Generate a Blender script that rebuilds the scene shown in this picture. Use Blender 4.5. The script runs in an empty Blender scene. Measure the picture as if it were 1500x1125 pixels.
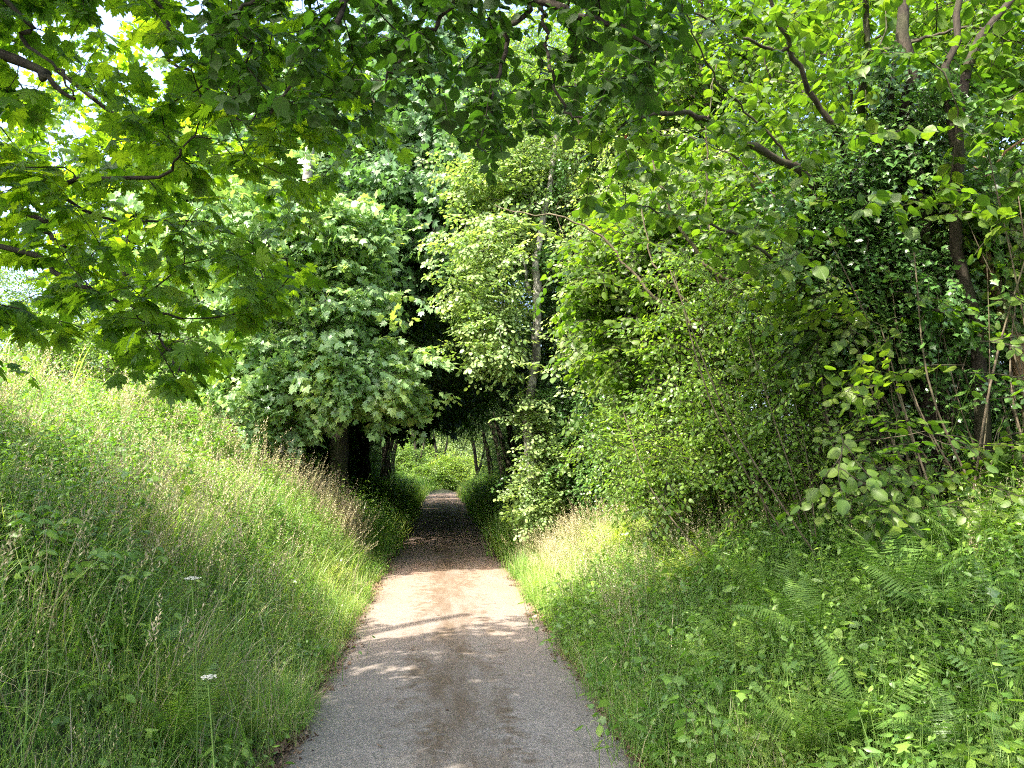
import bpy, math, random
import numpy as np
from mathutils import Vector, Matrix, Euler

random.seed(7)
R = np.random.default_rng(11)
SC = bpy.context.scene
COL = SC.collection
PI = math.pi

# ------------------------------------------------------------------ camera
FOC, CX, CY = 1128.0, 750.0, 562.5
YAW, PITCH = math.radians(5.3), math.radians(6.25)
CAM = np.array([0.0, 0.0, 1.7])
cd = bpy.data.cameras.new('camera')
cam = bpy.data.objects.new('camera', cd)
COL.objects.link(cam)
cam.location = CAM
cam.rotation_euler = (PI / 2 + PITCH, 0, -YAW)
cd.sensor_width = 36.0
cd.lens = 36.0 * FOC / 1500.0
cd.clip_start = 0.05
cd.clip_end = 1500
SC.camera = cam
CM = np.array(Euler((PI / 2 + PITCH, 0, -YAW)).to_matrix())

# ------------------------------------------------------------------ light
SUN_DIR = np.array([-1.0, -0.80, 1.60]); SUN_DIR /= np.linalg.norm(SUN_DIR)
sd = bpy.data.lights.new('sun', 'SUN')
sun = bpy.data.objects.new('sun', sd)
COL.objects.link(sun)
sun.rotation_euler = Vector(SUN_DIR).to_track_quat('Z', 'Y').to_euler()
sun.location = (-20, -6, 30)
sd.energy = 2.9
sd.angle = math.radians(0.55)
sd.color = (1.0, 0.94, 0.83)
world = bpy.data.worlds.new('World')
SC.world = world
world.use_nodes = True
wn = world.node_tree
for n in list(wn.nodes):
    wn.nodes.remove(n)
sky = wn.nodes.new('ShaderNodeTexSky')
sky.sky_type = 'NISHITA'
sky.sun_disc = False
sky.sun_elevation = math.asin(SUN_DIR[2])
sky.sun_rotation = math.atan2(SUN_DIR[0], SUN_DIR[1])
sky.air_density = 0.8
sky.dust_density = 4.0
sky.ozone_density = 0.6
bg = wn.nodes.new('ShaderNodeBackground')
bg.inputs['Strength'].default_value = 0.15
wo = wn.nodes.new('ShaderNodeOutputWorld')
wn.links.new(sky.outputs[0], bg.inputs['Color'])
wn.links.new(bg.outputs[0], wo.inputs['Surface'])
SC.view_settings.view_transform = 'Standard'
SC.view_settings.look = 'None'
SC.view_settings.gamma = 1.0
SC.view_settings.use_curve_mapping = False
SC.view_settings.exposure = 2.68
SC.render.engine = 'CYCLES'
SC.cycles.max_bounces = 10
SC.cycles.diffuse_bounces = 4
SC.cycles.glossy_bounces = 2
SC.cycles.transmission_bounces = 6
SC.cycles.transparent_max_bounces = 4
SC.cycles.sample_clamp_indirect = 4
SC.cycles.use_denoising = False
SC.cycles.filter_width = 1.1

# ------------------------------------------------------------------ maths
def pix(px, py, d):
    """world point that lies d metres ahead (along +Y) on the ray through a pixel of the 1500 px photo"""
    v = CM @ np.array([(px - CX) / FOC, -(py - CY) / FOC, -1.0])
    return CAM + v * (d / v[1])

def topix(P):
    v = (np.atleast_2d(P) - CAM) @ CM
    z = np.maximum(-v[:, 2], 1e-3)
    return CX + FOC * v[:, 0] / z, CY - FOC * v[:, 1] / z, -v[:, 2]

def inpoly(x, y, poly):
    r = np.zeros(len(x), bool)
    n = len(poly)
    for i in range(n):
        x0, y0 = poly[i]; x1, y1 = poly[(i + 1) % n]
        c = ((y0 > y) != (y1 > y)) & (x < (x1 - x0) * (y - y0) / (y1 - y0 + 1e-9) + x0)
        r ^= c
    return r

def sample_poly(poly, n, d0, d1, rng=R):
    xs = [p[0] for p in poly]; ys = [p[1] for p in poly]
    out = []
    while len(out) < n:
        x = rng.uniform(min(xs), max(xs), n * 2); y = rng.uniform(min(ys), max(ys), n * 2)
        for a, b in zip(*(v[inpoly(x, y, poly)] for v in (x, y))):
            out.append(pix(a, b, rng.uniform(d0, d1)))
    return np.array(out[:n])

def smooth(a, b, x):
    t = np.clip((np.asarray(x, float) - a) / (b - a), 0, 1)
    return t * t * (3 - 2 * t)

def vnoise(x, y, s=1.0, seed=0):
    x = np.asarray(x, float) * s + seed * 13.7; y = np.asarray(y, float) * s + seed * 7.3
    return (np.sin(x * 1.3 + 1.7 * np.sin(y * .9)) + np.sin(y * 1.7 + 1.3 * np.sin(x * 1.1 + 2)) + np.sin((x + y) * 2.3 + np.sin(x * 2.9))) / 3

RL, RR = -0.95, 1.22
def road_cx(y):
    y = np.asarray(y, float)
    return np.where(y > 50, (np.maximum(y, 50) - 50) ** 2 * 0.06, 0.0)

def Z(x, y):
    x = np.asarray(x, float); y = np.asarray(y, float)
    xr = x - road_cx(y)
    ul = RL - xr; ur = xr - RR
    big = 1 - 0.62 * smooth(13.2, 16.5, y)
    hl = np.interp(ul, [0, .25, .7, 1.3, 2.6, 3.8, 6, 9], [0, .05, .42, .95, 1.55, 2.1, 2.5, 2.6]) * big
    hr = np.interp(ur, [0, .3, .8, 1.6, 2.7, 4.5, 8], [0, .06, .32, .78, 1.18, 1.50, 1.6])
    hr = hr * (1 - .25 * smooth(14, 18, y))
    h = np.where(ul > 0, hl, np.where(ur > 0, hr, 0.0))
    m = np.clip(np.maximum(ul, ur), 0, 1)
    h = h + m * (.06 * vnoise(x, y, 1.3) + .12 * vnoise(x, y, .35, 3))
    inside = (ul < 0.0) & (ur < 0.0)
    return np.where(inside, -0.02, h)

# ------------------------------------------------------------------ materials
def newmat(name):
    m = bpy.data.materials.new(name); m.use_nodes = True
    nt = m.node_tree
    for n in list(nt.nodes):
        nt.nodes.remove(n)
    return m, nt, nt.nodes, nt.links

def N(nt, t, **kw):
    n = nt.nodes.new(t)
    for k, v in kw.items():
        if k.startswith('_'):
            setattr(n, k[1:], v)
        else:
            n.inputs[k.replace('__', ' ')].default_value = v
    return n

def math_(nt, op, a, b=None, clamp=False):
    n = nt.nodes.new('ShaderNodeMath'); n.operation = op; n.use_clamp = clamp
    for i, v in enumerate((a, b)):
        if v is None: continue
        if isinstance(v, (int, float)): n.inputs[i].default_value = v
        else: nt.links.new(v, n.inputs[i])
    return n.outputs[0]

def ramp(nt, fac, stops):
    r = nt.nodes.new('ShaderNodeValToRGB')
    e = r.color_ramp.elements
    while len(e) < len(stops): e.new(0.5)
    for i, (p, c) in enumerate(stops):
        e[i].position = p; e[i].color = (*c, 1)
    nt.links.new(fac, r.inputs[0])
    return r.outputs[0]

def mixc(nt, fac, a, b, mode='MIX'):
    n = nt.nodes.new('ShaderNodeMix'); n.data_type = 'RGBA'; n.blend_type = mode
    for s, v in ((n.inputs[0], fac), (n.inputs[6], a), (n.inputs[7], b)):
        if isinstance(v, (int, float)): s.default_value = v
        elif isinstance(v, tuple): s.default_value = (*v, 1)
        else: nt.links.new(v, s)
    return n.outputs[2]

def leaf_mat(name, stops, trans, tf=.42, rough=.45, vein=None, spec=.45, alb=1.35, warm=(1.07, 1.0, .76)):
    """stops: colours that leaves of this plant vary between; trans: what light turns into inside the blade"""
    stops = [tuple(v * alb * w for v, w in zip(c, warm)) for c in stops]
    m, nt, nd, lk = newmat(name)
    at = N(nt, 'ShaderNodeAttribute', _attribute_name='rnd')
    oi = N(nt, 'ShaderNodeObjectInfo')
    gp = N(nt, 'ShaderNodeNewGeometry')
    pn = N(nt, 'ShaderNodeTexNoise', Scale=1.3, Detail=2.0); lk.new(gp.outputs['Position'], pn.inputs[0])
    s = math_(nt, 'ADD', math_(nt, 'MULTIPLY', at.outputs['Fac'], .42), math_(nt, 'MULTIPLY', oi.outputs['Random'], .30))
    s = math_(nt, 'ADD', s, math_(nt, 'MULTIPLY', math_(nt, 'SUBTRACT', pn.outputs[0], .36), 1.0))
    col = ramp(nt, s, [(i / (len(stops) - 1) * .8 + .1, c) for i, c in enumerate(stops)])
    tcol = mixc(nt, 1.0, col, trans, 'MULTIPLY')
    if vein:
        uv = N(nt, 'ShaderNodeAttribute', _attribute_name='luv')
        sp = nd.new('ShaderNodeSeparateXYZ'); lk.new(uv.outputs['Vector'], sp.inputs[0])
        ax = math_(nt, 'ABSOLUTE', sp.outputs[0]); y = sp.outputs[1]
        if vein == 'palm':
            a = math_(nt, 'ARCTAN2', ax, y)
            d = math_(nt, 'MINIMUM', math_(nt, 'ABSOLUTE', a), math_(nt, 'MINIMUM', math_(nt, 'ABSOLUTE', math_(nt, 'SUBTRACT', a, .72)), math_(nt, 'ABSOLUTE', math_(nt, 'SUBTRACT', a, 1.45))))
            r = math_(nt, 'SQRT', math_(nt, 'ADD', math_(nt, 'MULTIPLY', ax, ax), math_(nt, 'MULTIPLY', y, y)))
            d = math_(nt, 'MULTIPLY', d, r)
            v = math_(nt, 'SUBTRACT', 1.0, math_(nt, 'DIVIDE', d, .022), True)
        else:
            w = math_(nt, 'SUBTRACT', y, math_(nt, 'MULTIPLY', ax, .9))
            s1 = math_(nt, 'ABSOLUTE', math_(nt, 'SUBTRACT', math_(nt, 'FRACT', math_(nt, 'MULTIPLY', w, 8.0)), .5))
            v1 = math_(nt, 'SUBTRACT', 1.0, math_(nt, 'DIVIDE', s1, .14), True)
            v2 = math_(nt, 'SUBTRACT', 1.0, math_(nt, 'DIVIDE', ax, .022), True)
            v = math_(nt, 'MAXIMUM', math_(nt, 'MULTIPLY', v1, .6), v2)
        col = mixc(nt, math_(nt, 'MULTIPLY', v, .38), col, mixc(nt, .5, col, (.30, .38, .14)))
        tcol = mixc(nt, math_(nt, 'MULTIPLY', v, .35), tcol, (.10, .16, .03))
    pb = N(nt, 'ShaderNodeBsdfPrincipled', Roughness=rough)
    pb.inputs['Specular IOR Level'].default_value = spec
    lk.new(col, pb.inputs['Base Color'])
    tb = N(nt, 'ShaderNodeBsdfTranslucent'); lk.new(tcol, tb.inputs[0])
    mx = N(nt, 'ShaderNodeMixShader', Fac=tf)
    lk.new(pb.outputs[0], mx.inputs[1]); lk.new(tb.outputs[0], mx.inputs[2])
    o = nd.new('ShaderNodeOutputMaterial'); lk.new(mx.outputs[0], o.inputs[0])
    return m

def bark_mat(name, a, b, moss=(.05, .07, .02), mossf=.35, scale=14, lichen=None):
    m, nt, nd, lk = newmat(name)
    g = N(nt, 'ShaderNodeNewGeometry')
    mp = N(nt, 'ShaderNodeMapping'); mp.inputs['Scale'].default_value = (1, 1, .3); lk.new(g.outputs['Position'], mp.inputs[0])
    n1 = N(nt, 'ShaderNodeTexNoise', Scale=scale, Detail=6.0, Roughness=.65); lk.new(mp.outputs[0], n1.inputs[0])
    n2 = N(nt, 'ShaderNodeTexNoise', Scale=3.2, Detail=3.0); lk.new(g.outputs['Position'], n2.inputs[0])
    c = ramp(nt, n1.outputs[0], [(.32, a), (.68, b)])
    mf = math_(nt, 'MULTIPLY', ramp(nt, n2.outputs[0], [(.45, (0, 0, 0)), (.62, (1, 1, 1))]), mossf)
    c = mixc(nt, mf, c, moss)
    if lichen:
        n3 = N(nt, 'ShaderNodeTexNoise', Scale=9.0, Detail=4.0); lk.new(g.outputs['Position'], n3.inputs[0])
        c = mixc(nt, ramp(nt, n3.outputs[0], [(.5, (0, 0, 0)), (.58, (.8, .8, .8))]), c, lichen)
    bp = N(nt, 'ShaderNodeBump', Strength=.8, Distance=.02); lk.new(n1.outputs[0], bp.inputs['Height'])
    pb = N(nt, 'ShaderNodeBsdfPrincipled', Roughness=.88)
    pb.inputs['Specular IOR Level'].default_value = .2
    lk.new(c, pb.inputs['Base Color']); lk.new(bp.outputs[0], pb.inputs['Normal'])
    o = nd.new('ShaderNodeOutputMaterial'); lk.new(pb.outputs[0], o.inputs[0])
    return m

M = {}
M['syc'] = leaf_mat('sycamore_leaf', [(.022, .060, .015), (.055, .115, .026), (.105, .170, .034)], (4.6, 4.1, .5), .57, .50, 'palm', .3, 1.05)
M['syc_pale'] = leaf_mat('sycamore_leaf_sunlit', [(.085, .150, .072), (.120, .195, .088), (.200, .255, .080)], (1.7, 1.8, .7), .34, .34, 'palm', .5, alb=1.6, warm=(1, 1, .9))  # sun on the boughs put into the colour as a paler leaf
M['syc_blue'] = leaf_mat('sycamore_leaf_bluish', [(.045, .100, .055), (.060, .125, .070), (.080, .145, .065)], (1.6, 1.9, .7), .30, .38, 'palm', .5, alb=1.4, warm=(1.1, 1, .75))
M['alder'] = leaf_mat('round_leaf_dark', [(.022, .055, .014), (.034, .075, .016), (.048, .100, .018)], (2.2, 3.0, .6), .36, .5, 'pin', .3, .9)
M['hazel'] = leaf_mat('hazel_leaf', [(.038, .090, .016), (.070, .135, .022), (.130, .190, .032)], (2.3, 2.6, .6), .46, .45, 'pin', .4, .92)
M['small'] = leaf_mat('small_leaf', [(.060, .120, .028), (.085, .155, .036), (.150, .220, .048)], (2.2, 2.4, .7), .40, .36)
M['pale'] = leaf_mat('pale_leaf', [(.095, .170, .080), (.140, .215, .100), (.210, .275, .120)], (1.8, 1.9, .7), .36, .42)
M['dark'] = leaf_mat('shade_leaf', [(.030, .070, .022), (.042, .090, .026), (.060, .115, .030)], (2.0, 2.3, .7), .32, .5)  # shade under the trees put into a darker leaf colour
M['ivy'] = leaf_mat('ivy_leaf', [(.030, .080, .026), (.045, .105, .032), (.075, .140, .042)], (1.6, 2.0, .6), .16, .26, None, .6)
M['grass'] = leaf_mat('grass_blade', [(.045, .110, .028), (.085, .172, .045), (.160, .232, .080), (.245, .268, .125)], (2.0, 2.1, .8), .45, .36, alb=1.65)
M['straw'] = leaf_mat('dry_stalk', [(.27, .25, .12), (.37, .33, .19), (.42, .34, .24)], (1.1, 1.0, .8), .3, .6, alb=1.1, warm=(1, 1, 1))
M['herb'] = leaf_mat('herb_leaf', [(.050, .120, .028), (.085, .165, .038), (.140, .215, .045)], (2.0, 2.3, .6), .38, .36, 'pin', .5)
M['fern'] = leaf_mat('fern_frond', [(.050, .110, .032), (.075, .145, .040), (.115, .190, .050)], (1.9, 2.1, .7), .36, .40)
M['bracken'] = leaf_mat('bright_fern_frond', [(.12, .20, .04), (.17, .25, .055), (.22, .28, .075)], (1.8, 1.8, .5), .42, .5)
M['bright'] = leaf_mat('bright_bush_leaf', [(.10, .19, .035), (.15, .24, .045), (.20, .28, .05)], (1.8, 1.8, .6), .42, .4)
M['white'] = leaf_mat('white_petal', [(.50, .50, .44), (.60, .60, .54)], (.9, .9, .85), .3, .6, alb=1, warm=(1, 1, 1))
M['orange'] = leaf_mat('dead_leaf', [(.26, .075, .03), (.32, .10, .035)], (1.4, 1.1, .8), .35, .6, alb=1, warm=(1, 1, 1))
M['litter'] = leaf_mat('leaf_litter', [(.10, .055, .030), (.18, .11, .065), (.30, .21, .14)], (.9, .8, .7), .1, .7, alb=1, warm=(1, 1, 1))
M['twig'] = bark_mat('twig_bark', (.014, .011, .008), (.045, .036, .025), mossf=.2, scale=30)
M['bark'] = bark_mat('dark_bark', (.022, .018, .012), (.075, .062, .045), mossf=.45)
M['bark_pale'] = bark_mat('pale_bark', (.20, .185, .150), (.42, .40, .345), mossf=.35, lichen=(.05, .045, .035))
M['bark_warm'] = bark_mat('warm_brown_bark', (.10, .060, .030), (.30, .20, .11), mossf=.2)
M['pole'] = bark_mat('hazel_pole_bark', (.055, .042, .026), (.17, .135, .09), mossf=.35, scale=22)

def ground_mat():
    m, nt, nd, lk = newmat('bank_soil')
    g = N(nt, 'ShaderNodeNewGeometry')
    n1 = N(nt, 'ShaderNodeTexNoise', Scale=5.0, Detail=8.0, Roughness=.7); lk.new(g.outputs['Position'], n1.inputs[0])
    n2 = N(nt, 'ShaderNodeTexNoise', Scale=60.0, Detail=3.0); lk.new(g.outputs['Position'], n2.inputs[0])
    c = ramp(nt, n1.outputs[0], [(.3, (.035, .045, .016)), (.5, (.05, .06, .022)), (.7, (.085, .060, .036))])
    c = mixc(nt, .5, c, ramp(nt, n2.outputs[0], [(.35, (.3, .3, .3)), (.7, (1, 1, 1))]), 'MULTIPLY')
    bp = N(nt, 'ShaderNodeBump', Strength=1.0, Distance=.03); lk.new(n2.outputs[0], bp.inputs['Height'])
    pb = N(nt, 'ShaderNodeBsdfPrincipled', Roughness=.95)
    lk.new(c, pb.inputs['Base Color']); lk.new(bp.outputs[0], pb.inputs['Normal'])
    o = nd.new('ShaderNodeOutputMaterial'); lk.new(pb.outputs[0], o.inputs[0])
    return m

def road_mat():
    m, nt, nd, lk = newmat('worn_asphalt')
    g = N(nt, 'ShaderNodeNewGeometry')
    P = g.outputs['Position']
    sp = nd.new('ShaderNodeSeparateXYZ'); lk.new(P, sp.inputs[0])
    x = math_(nt, 'SUBTRACT', sp.outputs[0], .135)
    vo = N(nt, 'ShaderNodeTexVoronoi', Scale=85.0); lk.new(P, vo.inputs[0])
    gr = N(nt, 'ShaderNodeTexNoise', Scale=110.0, Detail=3.0); lk.new(P, gr.inputs[0])
    big = N(nt, 'ShaderNodeTexNoise', Scale=1.1, Detail=5.0, Roughness=.6); lk.new(P, big.inputs[0])
    med = N(nt, 'ShaderNodeTexNoise', Scale=7.0, Detail=8.0, Roughness=.72); lk.new(P, med.inputs[0])
    mp = N(nt, 'ShaderNodeMapping'); mp.inputs['Scale'].default_value = (1, .22, 1); lk.new(P, mp.inputs[0])
    st = N(nt, 'ShaderNodeTexNoise', Scale=4.5, Detail=6.0, Roughness=.65); lk.new(mp.outputs[0], st.inputs[0])
    agg = mixc(nt, .5, ramp(nt, vo.outputs['Color'], [(.1, (.30, .30, .30)), (.9, (1.6, 1.6, 1.6))]), ramp(nt, gr.outputs[0], [(.3, (.40, .40, .40)), (.7, (1.6, 1.6, 1.6))]))
    base = ramp(nt, big.outputs[0], [(.3, (.158, .144, .132)), (.7, (.218, .198, .180))])
    base = mixc(nt, 1.0, base, agg, 'MULTIPLY')
    # dusty warm tint, raised farther on to paint the sunlit patch's tan
    far = math_(nt, 'DIVIDE', math_(nt, 'SUBTRACT', sp.outputs[1], 5.0), 6.0, True)
    dust_sun_tint = math_(nt, 'MULTIPLY', ramp(nt, st.outputs[0], [(.3, (.45, .45, .45)), (.7, (1, 1, 1))]), math_(nt, 'ADD', .07, math_(nt, 'MULTIPLY', far, .80)))
    base = mixc(nt, dust_sun_tint, base, (.225, .140, .092))
    # brown moss and mud between the wheel tracks
    cen = math_(nt, 'SUBTRACT', 1.0, math_(nt, 'DIVIDE', math_(nt, 'ABSOLUTE', x), .78), True)
    mm = math_(nt, 'MULTIPLY', ramp(nt, math_(nt, 'ADD', math_(nt, 'MULTIPLY', cen, .30), math_(nt, 'MULTIPLY', med.outputs[0], .75)), [(.50, (0, 0, 0)), (.61, (1, 1, 1))]), math_(nt, 'MINIMUM', math_(nt, 'MULTIPLY', cen, 2.2), .80))
    mm = math_(nt, 'MULTIPLY', mm, ramp(nt, st.outputs[0], [(.36, (.15, .15, .15)), (.6, (1, 1, 1))]))
    base = mixc(nt, mm, base, mixc(nt, .6, (.085, .056, .030), agg, 'MULTIPLY'))
    # soil creeping in from both edges
    ed = math_(nt, 'DIVIDE', math_(nt, 'SUBTRACT', math_(nt, 'ABSOLUTE', x), .84), .26, True)
    em = ramp(nt, math_(nt, 'ADD', math_(nt, 'MULTIPLY', ed, .8), math_(nt, 'MULTIPLY', med.outputs[0], .55)), [(.55, (0, 0, 0)), (.85, (1, 1, 1))])
    base = mixc(nt, math_(nt, 'MULTIPLY', em, .85), base, (.13, .085, .055))
    bp = N(nt, 'ShaderNodeBump', Strength=.7, Distance=.006); lk.new(vo.outputs['Distance'], bp.inputs['Height'])
    bp2 = N(nt, 'ShaderNodeBump', Strength=.4, Distance=.02); lk.new(med.outputs[0], bp2.inputs['Height']); lk.new(bp.outputs[0], bp2.inputs['Normal'])
    pb = N(nt, 'ShaderNodeBsdfPrincipled', Roughness=.82)
    pb.inputs['Specular IOR Level'].default_value = .35
    lk.new(base, pb.inputs['Base Color']); lk.new(bp2.outputs[0], pb.inputs['Normal'])
    o = nd.new('ShaderNodeOutputMaterial'); lk.new(pb.outputs[0], o.inputs[0])
    return m
M['ground'] = ground_mat()
M['road'] = road_mat()

# ------------------------------------------------------------------ mesh templates: dict(v, f (tris), uv, r, m)
def T(v, f, uv=None, r=0.0, m=0):
    v = np.asarray(v, float).reshape(-1, 3)
    f = np.asarray(f, int).reshape(-1, 3)
    return dict(v=v, f=f, uv=np.zeros((len(v), 2)) if uv is None else np.asarray(uv, float),
                r=np.full(len(v), r) if np.isscalar(r) else np.asarray(r), m=np.full(len(f), m) if np.isscalar(m) else np.asarray(m))

def joinT(ts):
    o = 0; V = []; F = []; U = []; Rr = []; Mm = []
    for t in ts:
        V.append(t['v']); F.append(t['f'] + o); U.append(t['uv']); Rr.append(t['r']); Mm.append(t['m']); o += len(t['v'])
    return dict(v=np.concatenate(V), f=np.concatenate(F), uv=np.concatenate(U), r=np.concatenate(Rr), m=np.concatenate(Mm))

def xf(t, Mx, r=None):
    v = t['v'] @ Mx[:3, :3].T + Mx[:3, 3]
    return dict(v=v, f=t['f'], uv=t['uv'], r=t['r'] if r is None else np.full(len(v), r), m=t['m'])

def multi(t, Ms, rs):
    """one template at many matrices, joined"""
    Ms = np.asarray(Ms); n = len(Ms); k = len(t['v'])
    V = np.einsum('nij,kj->nki', Ms[:, :3, :3], t['v']) + Ms[:, None, :3, 3]
    F = t['f'][None] + (np.arange(n) * k)[:, None, None]
    return dict(v=V.reshape(-1, 3), f=F.reshape(-1, 3), uv=np.tile(t['uv'], (n, 1)), r=np.repeat(rs, k), m=np.tile(t['m'], n))

def mesh(name, t, mats):
    me = bpy.data.meshes.new(name)
    n, k = len(t['v']), len(t['f'])
    me.vertices.add(n); me.vertices.foreach_set('co', t['v'].astype(np.float32).ravel())
    me.loops.add(k * 3); me.loops.foreach_set('vertex_index', t['f'].astype(np.int32).ravel())
    me.polygons.add(k); me.polygons.foreach_set('loop_start', np.arange(0, k * 3, 3, dtype=np.int32))
    me.update(calc_edges=True)
    for x in mats: me.materials.append(M[x])
    me.polygons.foreach_set('material_index', t['m'].astype(np.int32))
    me.polygons.foreach_set('use_smooth', np.ones(k, bool))
    a = me.attributes.new('rnd', 'FLOAT', 'POINT'); a.data.foreach_set('value', t['r'].astype(np.float32))
    u = np.zeros((n, 3), np.float32); u[:, :2] = t['uv']
    a = me.attributes.new('luv', 'FLOAT_VECTOR', 'POINT'); a.data.foreach_set('vector', u.ravel())
    me.validate()
    return me

def obj(name, me, parent=None, loc=(0, 0, 0)):
    o = bpy.data.objects.new(name, me); COL.objects.link(o)
    if parent is not None: o.parent = parent
    o.location = loc
    return o

def tag(o, label=None, cat=None, group=None, kind=None):
    if label: o['label'] = label
    if cat: o['category'] = cat
    if group: o['group'] = group
    if kind: o['kind'] = kind
    return o

def thing(name, label, cat, loc, group=None):
    o = bpy.data.objects.new(name, None); COL.objects.link(o)
    o.location = loc; o.empty_display_size = .2
    return tag(o, label, cat, group)

def frame(pos, tip, nrm, s=1.0):
    """leaf frames: Y = tip direction, Z ~ normal (arrays)"""
    pos, tip, nrm = (np.atleast_2d(a).astype(float) for a in (pos, tip, nrm))
    Y = tip / np.linalg.norm(tip, axis=1, keepdims=True)
    X = np.cross(Y, nrm); X /= np.linalg.norm(X, axis=1, keepdims=True) + 1e-9
    Zv = np.cross(X, Y)
    n = len(pos); Mx = np.zeros((n, 4, 4)); s = np.broadcast_to(s, (n,))[:, None]
    Mx[:, :3, 0] = X * s; Mx[:, :3, 1] = Y * s; Mx[:, :3, 2] = Zv * s; Mx[:, :3, 3] = pos; Mx[:, 3, 3] = 1
    return Mx

def tube(pts, rad, k=6, m=0, r=.5):
    pts = np.asarray(pts, float); rad = np.broadcast_to(rad, (len(pts),)).astype(float)
    d = np.gradient(pts, axis=0); d /= np.linalg.norm(d, axis=1, keepdims=True) + 1e-9
    ref = np.array([0.0, 0, 1]) if abs(d[:, 2]).mean() < .8 else np.array([1.0, 0, 0])
    a = np.cross(d, ref); a /= np.linalg.norm(a, axis=1, keepdims=True) + 1e-9
    b = np.cross(d, a)
    th = np.arange(k) * 2 * PI / k
    V = pts[:, None] + rad[:, None, None] * (a[:, None] * np.cos(th)[None, :, None] + b[:, None] * np.sin(th)[None, :, None])
    n = len(pts)
    i, j = np.meshgrid(np.arange(n - 1), np.arange(k), indexing='ij')
    p = i * k + j; q = i * k + (j + 1) % k
    F = np.concatenate([np.stack([p, q, q + k], -1).reshape(-1, 3), np.stack([p, q + k, p + k], -1).reshape(-1, 3)])
    return T(V.reshape(-1, 3), F, None, r, m)

def spline(pts, n):
    """Catmull-Rom through control points"""
    p = np.asarray(pts, float); p = np.vstack([2 * p[0] - p[1], p, 2 * p[-1] - p[-2]])
    out = []
    seg = len(p) - 3
    for t in np.linspace(0, seg - 1e-6, n):
        i = int(t); u = t - i; a, b, c, d = p[i:i + 4]
        out.append(.5 * ((2 * b) + (-a + c) * u + (2 * a - 5 * b + 4 * c - d) * u * u + (-a + 3 * b - 3 * c + d) * u ** 3))
    return np.array(out)

# ---- leaves
def leaf_fan(half, fold=.12, droop=.18, pet=.0, wav=0.0, cen=.42):
    """half: right half outline from base to tip [(x,y)..]; unit length leaf, base at origin"""
    L = [(-x, y) for x, y in half[::-1] if x > 1e-4]
    pts = list(half) + L
    out = []
    for x, y in pts + [(0, cen)]:
        z = -fold * abs(x) - droop * y * y + wav * math.sin(9 * y + 5 * x)
        out.append((x, y + pet, z))
    n = len(pts); c = n
    f = [(c, i, (i + 1) % n) for i in range(n)]
    uv = [(x, y) for x, y in pts + [(0, cen)]]
    t = T(out, f, uv)
    if pet > 0:
        w = .012
        pv = [(-w, 0, .06), (w, 0, .06), (w, pet * .5, .03), (-w, pet * .5, .03), (w, pet + .02, 0), (-w, pet + .02, 0)]
        t = joinT([t, T(pv, [(0, 1, 2), (0, 2, 3), (3, 2, 4), (3, 4, 5)], None, 0, 1)])
    return t
MAPLE_HI = [(0, 0), (.10, -.06), (.26, -.10), (.42, -.02), (.36, .06), (.60, .20), (.50, .24), (.56, .36), (.38, .36), (.62, .62), (.48, .60), (.50, .76), (.36, .68), (.22, .54), (.24, .74), (.14, .76), (.16, .90), (.07, .90), (0, 1.04)]
MAPLE_LO = [(0, 0), (.36, -.08), (.56, .28), (.38, .36), (.56, .70), (.24, .58), (0, 1.0)]
OVAL_HI = [(0, 0), (.10, -.01), (.24, .06), (.30, .13), (.37, .24), (.38, .34), (.42, .46), (.39, .56), (.36, .66), (.27, .77), (.20, .85), (.09, .93), (.05, .99), (0, 1.12)]
OVAL_LO = [(0, 0), (.25, .12), (.34, .40), (.22, .74), (0, 1.08)]
ROUND_LO = [(0, 0), (.28, .06), (.42, .42), (.33, .76), (0, 1.04)]
LANCE = [(0, 0), (.16, .25), (.15, .6), (0, 1.0)]
IVY = [(0, 0), (.34, -.05), (.28, .2), (.48, .38), (.24, .55), (0, 1.0)]

def rvec(n=1, rng=R):
    v = rng.normal(size=(n, 3)); return v / np.linalg.norm(v, axis=1, keepdims=True)

# ---- sprays of leaves (lie along +X, face +Z)
def spray(leaves, length, pairs, size, side=2, subs=0, tilt=.35, droop=.25, opposite=True, rng=R, tw=.004, erect=0.0, drp=0.0):
    ts = []
    def axis(o, ang, L, npair):
        s = np.linspace(0, 1, 6)
        x = o[0] + np.cos(ang) * L * s; y = o[1] + np.sin(ang) * L * s + .03 * L * np.sin(s * 7 + ang)
        z = o[2] - droop * L * s ** 2 + rng.uniform(-.04, .04) * s
        P = np.stack([x, y, z], 1)
        ts.append(tube(P, np.linspace(tw, tw * .4, 6), 3, 1))
        n = npair
        for i in range(n):
            t_ = (i + .6) / n
            p = np.array([np.interp(t_, s, P[:, k]) for k in range(3)])
            for sd_ in ((-1, 1) if opposite else ((-1) ** i,)):
                a = ang + sd_ * rng.uniform(.7, 1.35)
                tip = np.array([math.cos(a), math.sin(a), erect - rng.uniform(0, .5 + drp)])
                nr = np.array([0, 0, 1.0]) + rng.normal(size=3) * tilt
                ts.append(xf(random.choice(leaves), frame(p, tip, nr, size * rng.uniform(.65, 1.15) * (1 - .25 * t_))[0], rng.random()))
        p = P[-1]
        tip = np.array([math.cos(ang), math.sin(ang), -rng.uniform(0, .4)])
        ts.append(xf(random.choice(leaves), frame(p, tip, np.array([0, 0, 1.0]) + rng.normal(size=3) * tilt, size)[0], rng.random()))
        return P
    P = axis((0, 0, 0), 0, length, pairs)
    for j in range(subs):
        q = P[1 + j % 4]
        axis(q, (-1) ** j * rng.uniform(.5, 1.0), length * rng.uniform(.4, .65), max(2, int(pairs * .55)))
    return joinT(ts)

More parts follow.
